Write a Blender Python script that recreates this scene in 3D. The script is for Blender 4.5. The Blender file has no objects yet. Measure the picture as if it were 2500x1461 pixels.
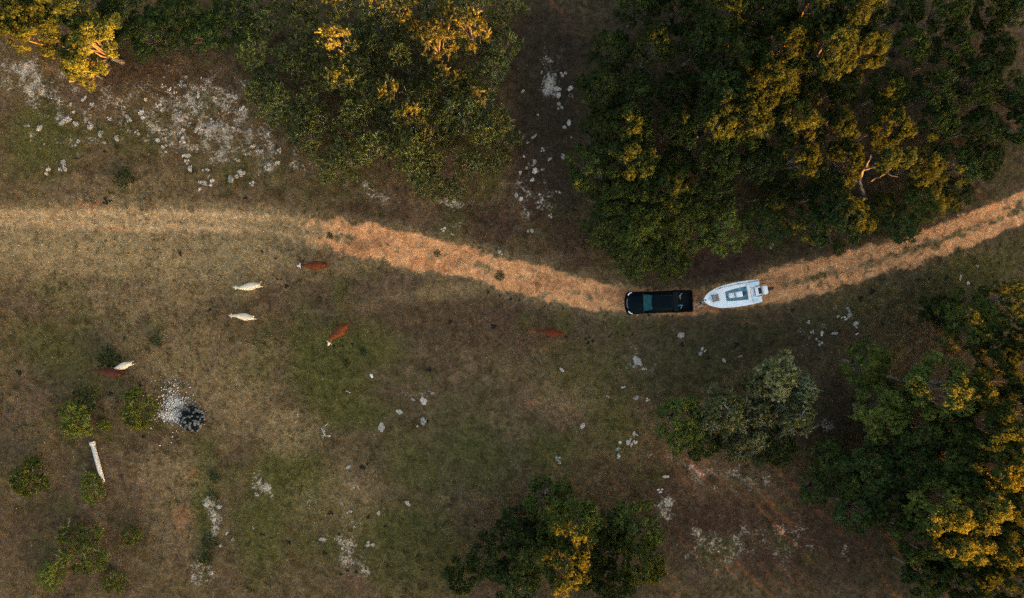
import bpy, bmesh, math, random
import numpy as np
from mathutils import Vector, Matrix
R_ = math.radians
scene = bpy.context.scene
COL = scene.collection

# ------------------------------------------------------------------ camera, sky, sun, exposure
CAM_H = 62.0            # drone height in metres
PXM = 27.0              # photograph pixels per metre at ground level
cam_d = bpy.data.cameras.new('camera')
cam_d.sensor_width = 36.0
cam_d.lens = 36.0 * CAM_H / (2500.0 / PXM)
cam_d.clip_end = 6000.0
cam = bpy.data.objects.new('camera', cam_d)
cam.location = (0, 0, CAM_H)
COL.objects.link(cam)
scene.camera = cam

SUN_EL = 5.5
SUN_H = Vector((0.70, -0.714))               # horizontal direction towards the sun
world = bpy.data.worlds.new('World')
scene.world = world
world.use_nodes = True
wn = world.node_tree
sky = wn.nodes.new('ShaderNodeTexSky')
sky.sky_type = 'NISHITA'
sky.sun_disc = False
sky.sun_elevation = R_(SUN_EL)
sky.sun_rotation = math.atan2(SUN_H.x, SUN_H.y)
sky.air_density = 0.8
sky.dust_density = 3.0
sky.ozone_density = 0.0
wn.links.new(sky.outputs[0], wn.nodes['Background'].inputs[0])
wn.nodes['Background'].inputs[1].default_value = 0.10

sun_d = bpy.data.lights.new('sun', 'SUN')
sun_d.energy = 5.0
sun_d.angle = R_(0.6)
sun_d.color = (1.0, 0.355, 0.045)
sun = bpy.data.objects.new('sun', sun_d)
sdir = Vector((SUN_H.x * math.cos(R_(SUN_EL)), SUN_H.y * math.cos(R_(SUN_EL)), math.sin(R_(SUN_EL))))
sun.rotation_euler = sdir.to_track_quat('Z', 'Y').to_euler()
sun.location = (60, -80, 40)
COL.objects.link(sun)

vs = scene.view_settings
vs.view_transform = 'Standard'
vs.look = 'None'
vs.exposure = 3.05
vs.gamma = 1.0
vs.use_curve_mapping = False
scene.cycles.use_denoising = False
scene.cycles.max_bounces = 4
scene.cycles.diffuse_bounces = 1
scene.cycles.transparent_max_bounces = 4

# ------------------------------------------------------------------ helpers
def P(px, py, z=0.0):
    """photograph pixel -> world point at height z"""
    k = (CAM_H - z) / CAM_H / PXM
    return Vector(((px - 1250.0) * k, (730.5 - py) * k, z))

def tag(o, label=None, cat=None, group=None, kind=None):
    if label: o['label'] = label
    if cat: o['category'] = cat
    if group: o['group'] = group
    if kind: o['kind'] = kind
    return o

def empty(name, loc=(0, 0, 0), rz=0.0):
    o = bpy.data.objects.new(name, None)
    o.empty_display_size = 0.3
    o.location = loc
    o.rotation_euler = (0, 0, rz)
    COL.objects.link(o)
    return o

def link(name, mesh, mat=None, parent=None):
    if mat is not None and len(mesh.materials) == 0:
        mesh.materials.append(mat)
    o = bpy.data.objects.new(name, mesh)
    COL.objects.link(o)
    if parent is not None: o.parent = parent
    return o

def quads_mesh(name, verts, nper, attrs=None):
    """verts (n*nper,3): one n-gon per nper vertices"""
    m = bpy.data.meshes.new(name)
    verts = np.asarray(verts, dtype=np.float32)
    nv = len(verts); nf = nv // nper
    m.vertices.add(nv); m.loops.add(nv); m.polygons.add(nf)
    m.vertices.foreach_set('co', verts.ravel())
    m.loops.foreach_set('vertex_index', np.arange(nv, dtype=np.int32))
    m.polygons.foreach_set('loop_start', np.arange(0, nv, nper, dtype=np.int32))
    m.polygons.foreach_set('loop_total', np.full(nf, nper, dtype=np.int32))
    m.update(calc_edges=True)
    if attrs:
        for k, a in attrs.items():
            if a.ndim == 1:
                at = m.attributes.new(k, 'FLOAT', 'POINT'); at.data.foreach_set('value', a.astype(np.float32))
            else:
                at = m.attributes.new(k, 'FLOAT_COLOR', 'POINT'); at.data.foreach_set('color', a.astype(np.float32).ravel())
    return m

class MB:
    """collects simple shapes into one mesh"""
    def __init__(self): self.v = []; self.f = []
    def add(self, vs_, fs):
        b = len(self.v)
        self.v += [tuple(p) for p in vs_]
        self.f += [tuple(b + i for i in f) for f in fs]
        return self
    def loft(self, secs, cap=True, closed=True):
        n = len(secs[0]); vs_ = [p for s in secs for p in s]; fs = []
        for i in range(len(secs) - 1):
            for j in range(n if closed else n - 1):
                a = i * n + j; b = i * n + (j + 1) % n
                fs.append((a, b, b + n, a + n))
        if cap:
            fs.append(tuple(reversed(range(n))))
            fs.append(tuple((len(secs) - 1) * n + j for j in range(n)))
        return self.add(vs_, fs)
    def tube(self, pts, rad, n=6):
        pts = [Vector(p) for p in pts]
        if not hasattr(rad, '__len__'): rad = [rad] * len(pts)
        secs = []; up = Vector((0.13, 0.21, 0.97))
        for i, p in enumerate(pts):
            d = (pts[min(i + 1, len(pts) - 1)] - pts[max(i - 1, 0)])
            d = d.normalized() if d.length > 1e-6 else Vector((0, 0, 1))
            u = d.cross(up)
            if u.length < 1e-3: u = d.cross(Vector((1, 0, 0)))
            u.normalize(); w = d.cross(u)
            secs.append([p + rad[i] * (math.cos(2 * math.pi * k / n) * u + math.sin(2 * math.pi * k / n) * w) for k in range(n)])
        return self.loft(secs)
    def box(self, x0, x1, y0, y1, z0, z1, bev=0.0, seg=2, taper=0.0):
        bm = bmesh.new()
        t = taper
        co = [(x0, y0, z0), (x1, y0, z0), (x1, y1, z0), (x0, y1, z0), (x0 + t, y0 + t, z1), (x1 - t, y0 + t, z1), (x1 - t, y1 - t, z1), (x0 + t, y1 - t, z1)]
        v = [bm.verts.new(c) for c in co]
        for f in ((3, 2, 1, 0), (4, 5, 6, 7), (0, 1, 5, 4), (1, 2, 6, 5), (2, 3, 7, 6), (3, 0, 4, 7)):
            bm.faces.new([v[i] for i in f])
        if bev > 0: bmesh.ops.bevel(bm, geom=bm.edges[:], offset=bev, segments=seg, profile=0.5, affect='EDGES')
        bm.verts.index_update()
        self.add([p.co for p in bm.verts], [[q.index for q in f.verts] for f in bm.faces])
        bm.free()
        return self
    def ell(self, c, r, nu=10, nv=6, rot=None):
        c = Vector(c); secs = []
        for i in range(nv + 1):
            th = math.pi * (0.03 + 0.94 * i / nv)
            ring = []
            for k in range(nu):
                ph = 2 * math.pi * k / nu
                q = Vector((r[0] * math.sin(th) * math.cos(ph), r[1] * math.sin(th) * math.sin(ph), -r[2] * math.cos(th)))
                if rot is not None: q = rot @ q
                ring.append(c + q)
            secs.append(ring)
        return self.loft(secs)
    def mesh(self, name, smooth=False):
        m = bpy.data.meshes.new(name)
        m.from_pydata(self.v, [], self.f)
        bm = bmesh.new(); bm.from_mesh(m)
        bmesh.ops.recalc_face_normals(bm, faces=bm.faces[:])
        bm.to_mesh(m); bm.free()
        if smooth: m.polygons.foreach_set('use_smooth', [True] * len(m.polygons))
        return m
    def build(self, name, mat, parent=None, smooth=False):
        return link(name, self.mesh(name, smooth), mat, parent)

# ---- node helpers
class NT:
    def __init__(self, mat):
        mat.use_nodes = True
        self.t = mat.node_tree; self.n = self.t.nodes; self.l = self.t.links
        self.bsdf = self.n['Principled BSDF']; self.out = self.n['Material Output']
    def put(self, sock, v):
        if isinstance(v, bpy.types.NodeSocket): self.l.new(v, sock)
        elif v is not None: sock.default_value = v
    def math(self, op, a, b=None, c=None, clamp=False):
        x = self.n.new('ShaderNodeMath'); x.operation = op; x.use_clamp = clamp
        self.put(x.inputs[0], a); self.put(x.inputs[1], b); self.put(x.inputs[2], c)
        return x.outputs[0]
    def mix(self, f, a, b, mode='MIX'):
        x = self.n.new('ShaderNodeMix'); x.data_type = 'RGBA'; x.blend_type = mode
        self.put(x.inputs[0], f)
        for s, v in ((x.inputs[6], a), (x.inputs[7], b)):
            self.put(s, v if isinstance(v, bpy.types.NodeSocket) else (*v, 1.0))
        return x.outputs[2]
    def scale(self, col, k):
        x = self.n.new('ShaderNodeVectorMath'); x.operation = 'SCALE'
        self.put(x.inputs[0], col); self.put(x.inputs['Scale'], k)
        return x.outputs[0]
    def noise(self, scale, detail=3.0, rough=0.55, vec=None, dist=0.0):
        x = self.n.new('ShaderNodeTexNoise'); x.inputs['Scale'].default_value = scale
        x.inputs['Detail'].default_value = detail; x.inputs['Roughness'].default_value = rough
        x.inputs['Distortion'].default_value = dist
        if vec is not None: self.l.new(vec, x.inputs['Vector'])
        return x.outputs['Fac']
    def pos(self):
        return self.n.new('ShaderNodeNewGeometry').outputs['Position']
    def obj(self):
        return self.n.new('ShaderNodeTexCoord').outputs['Object']
    def attr(self, name):
        x = self.n.new('ShaderNodeAttribute'); x.attribute_name = name
        return x
    def sep(self, c):
        x = self.n.new('ShaderNodeSeparateXYZ'); self.l.new(c, x.inputs[0])
        return x.outputs
    def bump(self, h, strength=0.4, dist=0.05):
        x = self.n.new('ShaderNodeBump'); x.inputs['Strength'].default_value = strength
        x.inputs['Distance'].default_value = dist; self.l.new(h, x.inputs['Height'])
        self.l.new(x.outputs[0], self.bsdf.inputs['Normal'])

MATS = {}
def mat(name, col, rough=0.6, spec=0.4, var=0.15, scale=6.0, metal=0.0, bump=0.0, col2=None, coat=0.0, trans=0.0):
    if name in MATS: return MATS[name]
    m = bpy.data.materials.new(name); t = NT(m)
    v = t.obj(); n = t.noise(scale, 4.0, 0.6, v)
    c2 = col2 if col2 else tuple(max(0.0, c * (1 - 2.2 * var)) for c in col)
    f = t.math('MULTIPLY_ADD', n, 2.4, -0.7, clamp=True)
    c1 = tuple(min(1.0, c * (1 + var)) for c in col) if not col2 else col
    t.put(t.bsdf.inputs['Base Color'], t.mix(f, c2, c1))
    t.bsdf.inputs['Roughness'].default_value = rough
    t.bsdf.inputs['Specular IOR Level'].default_value = spec
    t.bsdf.inputs['Metallic'].default_value = metal
    t.bsdf.inputs['Coat Weight'].default_value = coat
    t.bsdf.inputs['Transmission Weight'].default_value = trans
    if bump > 0: t.bump(t.noise(scale * 4, 4.0, 0.6, v), bump, 0.03)
    MATS[name] = m
    return m

# ---- numpy value noise
def _lat(seed, n=256):
    return np.random.RandomState(seed).rand(n, n)
_L = [_lat(s) for s in range(8)]
def vnoise(x, y, freq, seed=0):
    L = _L[seed % 8]; n = L.shape[0]
    x = x * freq + 31.7 * seed + 1000.0; y = y * freq + 17.3 * seed + 1000.0
    xi = np.floor(x).astype(int); yi = np.floor(y).astype(int)
    fx = x - xi; fy = y - yi
    fx = fx * fx * (3 - 2 * fx); fy = fy * fy * (3 - 2 * fy)
    a = L[xi % n, yi % n]; b = L[(xi + 1) % n, yi % n]; c = L[xi % n, (yi + 1) % n]; d = L[(xi + 1) % n, (yi + 1) % n]
    return a * (1 - fx) * (1 - fy) + b * fx * (1 - fy) + c * (1 - fx) * fy + d * fx * fy
def fbm(x, y, freq, seed=0, oct=4):
    s = 0; a = 0.5; t = 0
    for i in range(oct):
        s = s + a * vnoise(x, y, freq * 2 ** i, seed + i); t += a; a *= 0.55
    return s / t

# ------------------------------------------------------------------ ground
ROAD_X = [-200, 0, 100, 300, 500, 620, 700, 800, 900, 1000, 1100, 1200, 1300, 1400, 1500, 1600, 1700, 1800, 1900, 2000, 2100, 2200, 2300, 2400, 2500, 2700]
ROAD_T = [503, 503, 504, 502, 503, 508, 517, 535, 545, 568, 590, 618, 645, 675, 694, 705, 700, 680, 650, 625, 602, 575, 543, 506, 462, 380]
ROAD_B = [560, 560, 562, 575, 575, 580, 592, 612, 632, 655, 678, 700, 728, 752, 766, 772, 768, 758, 742, 722, 690, 660, 628, 590, 548, 470]
# soft patches: (px, py, rx, ry, angle deg, weight)
TAN = [(200, 590, 360, 110, 0, .95), (480, 620, 320, 110, 0, .8), (350, 700, 330, 130, 0, .45), (640, 560, 200, 60, 5, .6), (700, 1050, 110, 70, 20, .55), (560, 960, 140, 130, 0, .5),
       (760, 1230, 80, 80, 0, .35), (1370, 980, 120, 60, 0, .35), (1240, 1060, 90, 60, 0, .25), (450, 880, 200, 120, 0, .45), (620, 870, 90, 60, 0, .4), (420, 1160, 120, 80, 0, .45), (850, 1210, 120, 110, 20, .4),
       (420, 1290, 70, 120, 0, .35), (120, 700, 120, 60, 0, .3), (900, 640, 220, 35, -12, .5), (1150, 690, 300, 30, -12, .5), (300, 450, 260, 40, 0, .4), (1180, 900, 240, 120, 0, .15), (1000, 760, 240, 90, 0, .15)]
GREEN = [(800, 900, 110, 120, 0, .9), (880, 850, 120, 70, 0, .75), (740, 830, 60, 60, 0, .6), (850, 1010, 130, 60, 0, .75), (1000, 1130, 140, 90, 35, .58), (1150, 1110, 160, 100, 25, .60), (640, 880, 45, 110, 10, .6),
         (700, 1180, 130, 110, 0, .85), (640, 1290, 90, 130, 0, .75), (820, 1320, 130, 90, 0, .5), (1000, 1330, 170, 120, 20, .8), (1450, 900, 150, 90, 10, .5), (1500, 1030, 90, 100, 0, .6), (1350, 1100, 120, 60, 0, .6),
         (100, 340, 110, 120, 0, .7), (250, 330, 120, 40, 0, .55), (150, 860, 150, 90, 20, .6), (60, 860, 60, 60, 0, .4), (90, 1050, 100, 70, 0, .35), (600, 400, 200, 60, 0, .4), (330, 340, 120, 60, 0, .5), (490, 250, 80, 40, 0, .45),
         (820, 460, 160, 40, 10, .35), (1330, 560, 90, 60, 0, .3), (1780, 850, 320, 70, -8, .5), (2080, 760, 320, 60, -18, .5), (2350, 680, 200, 60, -22, .75), (1620, 930, 200, 60, 0, .5), (560, 1170, 60, 60, 30, .45),
         (500, 1210, 35, 190, 0, .75), (1230, 620, 120, 20, -15, .3), (740, 330, 80, 40, 20, .4), (1100, 1010, 90, 40, 0, .45), (500, 1080, 60, 40, 0, .4), (380, 1050, 60, 40, 0, .4)]
WHITE = [(480, 265, 190, 85, 0, .56), (560, 340, 150, 70, 10, .56), (430, 330, 180, 80, 0, .48), (330, 260, 160, 100, 0, .40), (200, 250, 190, 110, 0, .42), (150, 330, 120, 60, 0, .36), (90, 210, 80, 60, 20, .62), (60, 170, 70, 40, 10, .6), (640, 380, 110, 50, 25, .55), (700, 400, 80, 40, 25, .5), (430, 150, 60, 40, 0, .3),
         (900, 465, 60, 25, 20, .55), (1100, 490, 50, 18, 10, .6), (1170, 445, 30, 20, 0, .4), (1355, 215, 50, 45, 0, .62), (1330, 150, 60, 60, 0, .4), (1300, 470, 50, 60, 0, .5), (1310, 390, 50, 60, 0, .35), (1100, 550, 40, 30, 0, .4),
         (520, 1270, 24, 60, 0, .66), (525, 1230, 25, 30, 0, .6), (490, 1395, 24, 40, 0, .6), (640, 1180, 40, 36, 0, .6), (660, 1200, 50, 30, 20, .4), (840, 1330, 40, 50, 0, .55), (870, 1370, 50, 40, 0, .5), (830, 1200, 60, 60, 0, .3), (850, 1280, 50, 50, 0, .4), (1555, 890, 50, 35, 0, .4), (1615, 1245, 40, 45, 0, .6), (1590, 1260, 50, 60, 0, .3), (1760, 1330, 120, 75, 0, .46), (1900, 1330, 110, 60, 0, .44),
         (1020, 960, 40, 45, 0, .35), (1650, 1130, 80, 25, 20, .35), (1780, 1165, 140, 45, 0, .48), (1560, 1100, 40, 20, 0, .3), (2070, 780, 30, 40, 20, .4), (1980, 810, 60, 35, 0, .3), (1960, 860, 50, 30, 0, .3), (1700, 865, 40, 15, 0, .2), (420, 1000, 40, 60, 0, .3), (2000, 1040, 60, 50, 0, .4), (1740, 1290, 50, 40, 0, .3), (2050, 1350, 50, 50, 0, .3)]
LITTER = [(880, 510, 160, 40, 8, .55), (1200, 540, 170, 70, 12, .7), (1330, 330, 90, 330, 0, .95), (1330, 120, 120, 120, 0, .9), (1400, 590, 120, 70, 20, .8), (1800, 630, 220, 50, -10, 1.0), (2120, 560, 200, 40, -15, .8), (1750, 700, 120, 40, 0, .6), (1150, 790, 350, 90, 5, .55), (900, 740, 200, 60, 10, .4),
          (960, 1010, 120, 80, 0, .4), (1500, 800, 200, 40, 0, .4), (1750, 1280, 260, 110, 0, .75), (1600, 1180, 120, 70, 15, .7), (1950, 1330, 260, 120, 0, .75), (330, 170, 150, 60, 0, .6), (450, 190, 130, 60, 0, .5), (300, 1060, 140, 60, 0, .35), (320, 1200, 120, 90, 0, .3), (900, 1120, 110, 60, 0, .35), (250, 210, 140, 50, 0, .4),
          (2050, 800, 320, 60, 0, .4), (2050, 1030, 90, 110, 0, .8), (430, 420, 300, 60, 0, .2), (2460, 640, 60, 40, 0, .3), (110, 1290, 140, 110, 0, .55), (330, 1290, 130, 90, 0, .45), (200, 1090, 160, 60, 0, .4), (620, 1010, 60, 40, 0, .4), (720, 1330, 90, 60, 0, .45), (560, 760, 120, 50, 0, .35)]
PAINTED_SHADE = [(1330, 200, 105, 300, 0, .95), (1390, 470, 60, 140, 0, .8), (1950, 830, 420, 95, -4, .75), (2250, 760, 260, 110, -15, .7), (2050, 1010, 120, 150, 0, .9), (1700, 930, 260, 70, 0, .5), (1700, 200, 420, 330, 0, 1), (2150, 300, 420, 260, -12, 1), (900, 200, 330, 200, 0, .9), (2250, 1150, 330, 330, 0, 1), (1380, 1330, 330, 170, 0, .85), (1050, 1380, 200, 90, 20, .5), (2000, 570, 260, 60, -18, .7), (1880, 1050, 120, 130, 0, .8), (2150, 1380, 160, 100, 0, .8), (350, 110, 260, 60, 0, .7), (1150, 520, 160, 40, 10, .35), (650, 230, 50, 130, 20, .5)]  # dark leaf mould; also paints the shade of woods, alley and right meadow
RED = [(1680, 695, 22, 14, 0, .9), (1740, 745, 90, 22, -5, .8), (880, 600, 110, 30, -14, .8), (1080, 640, 170, 25, -15, .7), (1350, 690, 120, 28, -12, .75), (1500, 715, 60, 25, -5, .8), (1810, 770, 60, 14, 0, .5), (2190, 582, 70, 14, 25, .6), (2170, 650, 90, 14, 25, .6), (2380, 530, 120, 12, 27, .5), (230, 505, 90, 8, 0, .6), (290, 560, 50, 12, 0, .6),
       (1300, 980, 25, 25, 0, .5), (1700, 1150, 80, 40, 0, .35), (470, 1160, 30, 30, 0, .5), (440, 1270, 30, 40, 20, .5), (130, 1070, 25, 18, 0, .4), (2000, 640, 80, 18, -18, .5), (1940, 1300, 60, 40, 0, .3), (1890, 690, 80, 40, -10, .5), (120, 545, 120, 12, 0, .5)]

def blobs(px, py, lst, seed):
    w = np.zeros_like(px)
    wx = (fbm(px, py, 1 / 60.0, seed) - .5) * 60; wy = (fbm(px, py, 1 / 60.0, seed + 3) - .5) * 60
    for (cx, cy, rx, ry, a, k) in lst:
        c, s = math.cos(R_(a)), math.sin(R_(a))
        dx = px + wx - cx; dy = py + wy - cy
        u = (dx * c + dy * s) / rx; v = (-dx * s + dy * c) / ry
        w = np.maximum(w, k * np.exp(-(u * u + v * v) ** 1.3 * 0.9))
    return w

def ground_channels(x, y):
    px = 1250 + x * PXM; py = 730.5 - y * PXM
    t = np.interp(px, ROAD_X, ROAD_T); b = np.interp(px, ROAD_X, ROAD_B)
    u = (py - t) / (b - t)                                  # 0 top edge .. 1 bottom edge
    wob = (fbm(px, py, 1 / 28.0, 2) - .5) * 0.34
    u2 = u + wob
    left = np.clip((px - 560) / 330.0, 0, 1)                # the track fades into dry grass on the left
    edge = np.minimum(u2 - .03, .97 - u2) * (b - t) / (20.0 + 45.0 * (1 - left)) + .12 * (1 - left)
    road = np.clip(edge + .5, 0, 1)
    right = np.clip((px - 1850) / 120.0, 0, 1)
    midstrip = np.exp(-((u2 - .52) / .14) ** 2) * (0.42 + 0.22 * right)
    midstrip = midstrip * np.clip(0.45 + 1.1 * fbm(px, py, 1 / 45.0, 5), 0, 1.1)
    gaps = np.clip((fbm(px, py, 1 / 14.0, 6) - .56) * 7, 0, 1) * .75 * np.clip(1.2 - np.abs(u2 - .55) * 1.2, 0.3, 1)
    r = road * (0.10 + 0.90 * left) * (1 - midstrip) * (1 - gaps)
    lf = (1 - left) * (np.exp(-((u - .22) / .28) ** 2) + np.exp(-((u - .8) / .28) ** 2)) * .62
    r = np.clip(np.maximum(r, road * lf), 0, 1)
    tan = np.clip(np.maximum(blobs(px, py, TAN, 0), road * .95 * (1 - .5 * right)), 0, 1)
    tan = np.maximum(tan, np.exp(-(np.minimum(np.abs(u), np.abs(u - 1)) * (b - t) / 26.0) ** 2) * .4 * (1 - right * .6))
    green = blobs(px, py, GREEN, 1); green = np.maximum(green, road * midstrip * .8)
    green = np.maximum(green, np.clip((fbm(px, py, 1 / 90.0, 4) - .5) * 2.2, 0, .5) * (1 - road))
    white = blobs(px, py, WHITE, 2) * (1 - road)
    litter = blobs(px, py, LITTER, 3) * (1 - road)
    red = blobs(px, py, RED, 4); red = np.where((px > 560) & (py > 470) & (py < 780), red * np.clip(road * 1.15, 0, 1), red)
    ground_channels.dark = blobs(px, py, PAINTED_SHADE, 5) * (1 - road)
    return road, r, tan, green, white, litter, red

def axis(lo, hi, step, far):
    a = list(np.arange(lo, hi + step * .5, step)); g = step; v = hi; out_hi = []
    while v < far:
        g *= 1.35; v += g; out_hi.append(v)
    g = step; v = lo; out_lo = []
    while v > -far:
        g *= 1.35; v -= g; out_lo.append(v)
    return np.array(list(reversed(out_lo)) + a + out_hi)
gx = axis(-50, 50, .22, 2600); gy = axis(-30.5, 30.5, .22, 2600)
GX, GY = np.meshgrid(gx, gy)
road0, chR, chT, chG, chW, chL, chRed = ground_channels(GX, GY)
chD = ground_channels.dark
def ground_z(x, y):
    return (fbm(x, y, .35, 1) - .5) * .10 + (fbm(x, y, 1.6, 3) - .5) * .05
GZ = ground_z(GX, GY)
GZ = GZ - road0 * .03 + np.where(road0 > .5, (fbm(GX, GY, 3.0, 5) - .5) * .03, 0)
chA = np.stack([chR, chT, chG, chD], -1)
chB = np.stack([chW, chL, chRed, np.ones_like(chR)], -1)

def ground_material(name, blade=False):
    m = bpy.data.materials.new(name); t = NT(m)
    p = t.pos()
    at_ = t.attr('chA'); A = t.sep(at_.outputs['Vector']); B = t.sep(t.attr('chB').outputs['Vector'])
    n1 = t.noise(.22, 3, .6, p); n2 = t.noise(.9, 5, .62, p); n3 = t.noise(3.2, 5, .65, p); n4 = t.noise(11, 4, .7, p); n5 = t.noise(26, 2, .6, p)
    def mask(a, n, k, sharp, off=0.5):
        s = t.math('MULTIPLY_ADD', t.math('SUBTRACT', n, .5), k, a)
        return t.math('MULTIPLY_ADD', t.math('SUBTRACT', s, off), sharp, .5, clamp=True)
    c = t.mix(t.math('MULTIPLY_ADD', n2, 2.6, -.8, clamp=True), (.058, .041, .019), (.150, .106, .051))
    c = t.mix(t.math('MULTIPLY_ADD', n1, 3.0, -1.1, clamp=True), c, t.mix(n3, (.082, .054, .034), (.145, .090, .056)))
    c = t.mix(t.math('MULTIPLY_ADD', t.noise(.42, 5, .68, p, .5), 5.0, -2.6, clamp=True), c, t.scale(c, .62))
    c = t.mix(t.math('MULTIPLY_ADD', t.noise(.31, 5, .7, p, 1.0), 5.0, -2.75, clamp=True), c, t.mix(n4, (.036, .036, .012), (.10, .088, .034)))
    c = t.mix(mask(B[1], n3, .9, 2.2), c, t.mix(n4, (.026, .015, .010), (.092, .056, .037)))
    c = t.mix(t.math('MULTIPLY', mask(A[2], n3, 1.1, 2.0, .44), .95), c, t.mix(n4, (.026, .030, .008), (.120, .108, .034)))
    c = t.mix(t.math('MULTIPLY', mask(A[1], n3, .9, 1.6), .92), c, t.mix(n4, (.140, .097, .044), (.350, .250, .130)))
    sandy = t.math('MULTIPLY_ADD', t.sep(p)[0], -.11, -1.75, clamp=True)
    soil = t.mix(sandy, t.mix(n4, (.390, .180, .074), (.680, .345, .160)), t.mix(n4, (.330, .200, .098), (.600, .400, .215)))
    c = t.mix(mask(A[0], n3, .85, 2.6), c, soil)
    c = t.mix(t.math('MULTIPLY', mask(B[2], n3, 1.1, 2.0), .55), c, t.mix(n4, (.230, .082, .034), (.480, .205, .095)))
    c = t.mix(t.math('MULTIPLY', mask(at_.outputs['Alpha'], n3, 1.0, 1.6), .72), c, t.mix(n4, (.014, .012, .008), (.058, .046, .030)))  # near-black soil tone that carries the painted shade
    wn_ = t.math('MULTIPLY_ADD', t.noise(5.0, 4, .65, p), .8, t.math('MULTIPLY', t.noise(.75, 3, .6, p), .9))
    wm = t.math('MULTIPLY_ADD', t.math('MULTIPLY_ADD', B[0], .62, wn_), 5.0, -5.66, clamp=True)
    c = t.mix(t.math('MULTIPLY', wm, t.math('MULTIPLY_ADD', n4, 2.4, -.45, clamp=True)), c, t.mix(n5, (.30, .255, .195), (.68, .60, .51)))
    # grain: dry stalks, dark crumbs, pale flecks
    c = t.scale(c, t.math('MULTIPLY_ADD', n4, 1.2, .40))
    c = t.scale(c, t.math('MULTIPLY_ADD', n5, 1.3, .35))
    c = t.scale(c, t.math('MULTIPLY_ADD', t.noise(4.1, 4, .7, p, .6), 1.4, .30))
    c = t.scale(c, t.math('MULTIPLY_ADD', t.noise(1.3, 5, .7, p, .8), 2.3, -.15))
    fl = t.math('MULTIPLY_ADD', t.noise(7.5, 2, .5, p), 14, -10.2, clamp=True)
    c = t.mix(t.math('MULTIPLY', fl, .5), c, (.33, .28, .19))
    if blade:
        rnd = t.n.new('ShaderNodeNewGeometry').outputs['Random Per Island']
        c = t.scale(c, t.math('MULTIPLY_ADD', rnd, 1.2, .55))
    t.put(t.bsdf.inputs['Base Color'], c)
    t.bsdf.inputs['Roughness'].default_value = .95
    t.bsdf.inputs['Specular IOR Level'].default_value = .0
    if not blade:
        t.bump(t.math('ADD', n4, t.math('MULTIPLY', n3, .8)), .7, .12)
    return m
M_GROUND = ground_material('ground_soil_and_grass')
M_BLADE = ground_material('dry_grass_blades', True)

def grid_object(name, facemask):
    ny, nx = GX.shape
    idx = np.arange(ny * nx).reshape(ny, nx)
    q = np.stack([idx[:-1, :-1], idx[:-1, 1:], idx[1:, 1:], idx[1:, :-1]], -1)[facemask]
    used, inv = np.unique(q.ravel(), return_inverse=True)
    m = bpy.data.meshes.new(name)
    co = np.stack([GX.ravel()[used], GY.ravel()[used], GZ.ravel()[used]], -1).astype(np.float32)
    nf = len(q)
    m.vertices.add(len(used)); m.loops.add(nf * 4); m.polygons.add(nf)
    m.vertices.foreach_set('co', co.ravel())
    m.loops.foreach_set('vertex_index', inv.astype(np.int32).ravel())
    m.polygons.foreach_set('loop_start', np.arange(0, nf * 4, 4, dtype=np.int32))
    m.polygons.foreach_set('loop_total', np.full(nf, 4, dtype=np.int32))
    m.polygons.foreach_set('use_smooth', np.ones(nf, dtype=bool))
    m.update(calc_edges=True)
    for k, ch in (('chA', chA), ('chB', chB)):
        at = m.attributes.new(k, 'FLOAT_COLOR', 'POINT')
        at.data.foreach_set('color', ch.reshape(-1, 4)[used].astype(np.float32).ravel())
    return link(name, m, M_GROUND)
fm = (road0[:-1, :-1] + road0[1:, 1:]) * .5
fm_in = np.abs(GX[:-1, :-1]) < 60
trackmask = (fm > .35) & fm_in
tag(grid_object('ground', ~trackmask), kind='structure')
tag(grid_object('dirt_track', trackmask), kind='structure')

# short grass: real blades over the whole meadow
rs = np.random.RandomState(5)
def grass_blades(n):
    x = rs.uniform(-49, 49, n); y = rs.uniform(-29.5, 29.5, n)
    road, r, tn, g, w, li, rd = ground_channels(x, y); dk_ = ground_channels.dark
    keep = rs.rand(n) > r * .96
    x, y = x[keep], y[keep]; dk_ = dk_[keep]; r, tn, g, w, li, rd = [a[keep] for a in (r, tn, g, w, li, rd)]
    n = len(x); z = ground_z(x, y) - .01
    a = rs.uniform(0, 2 * np.pi, n); L = rs.uniform(.08, .22, n) * (1 + .5 * g); lean = rs.uniform(.3, 1.3, n); wd = rs.uniform(.012, .035, n)
    b = rs.uniform(0, 2 * np.pi, n)
    v = np.zeros((n, 3, 3))
    v[:, 0] = np.stack([x - wd * np.sin(b), y + wd * np.cos(b), z], -1)
    v[:, 1] = np.stack([x + wd * np.sin(b), y - wd * np.cos(b), z], -1)
    v[:, 2] = np.stack([x + L * np.sin(lean) * np.cos(a), y + L * np.sin(lean) * np.sin(a), z + .02 + L * np.cos(lean).clip(.15)], -1)
    one = np.ones(n)
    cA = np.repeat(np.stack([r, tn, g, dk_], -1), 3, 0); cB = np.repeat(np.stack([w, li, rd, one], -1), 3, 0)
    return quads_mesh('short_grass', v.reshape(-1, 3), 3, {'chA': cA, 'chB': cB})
tag(link('short_grass', grass_blades(170000), M_BLADE), 'short dry grass covering the meadow on both sides of the track', 'grass', kind='stuff')

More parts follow.
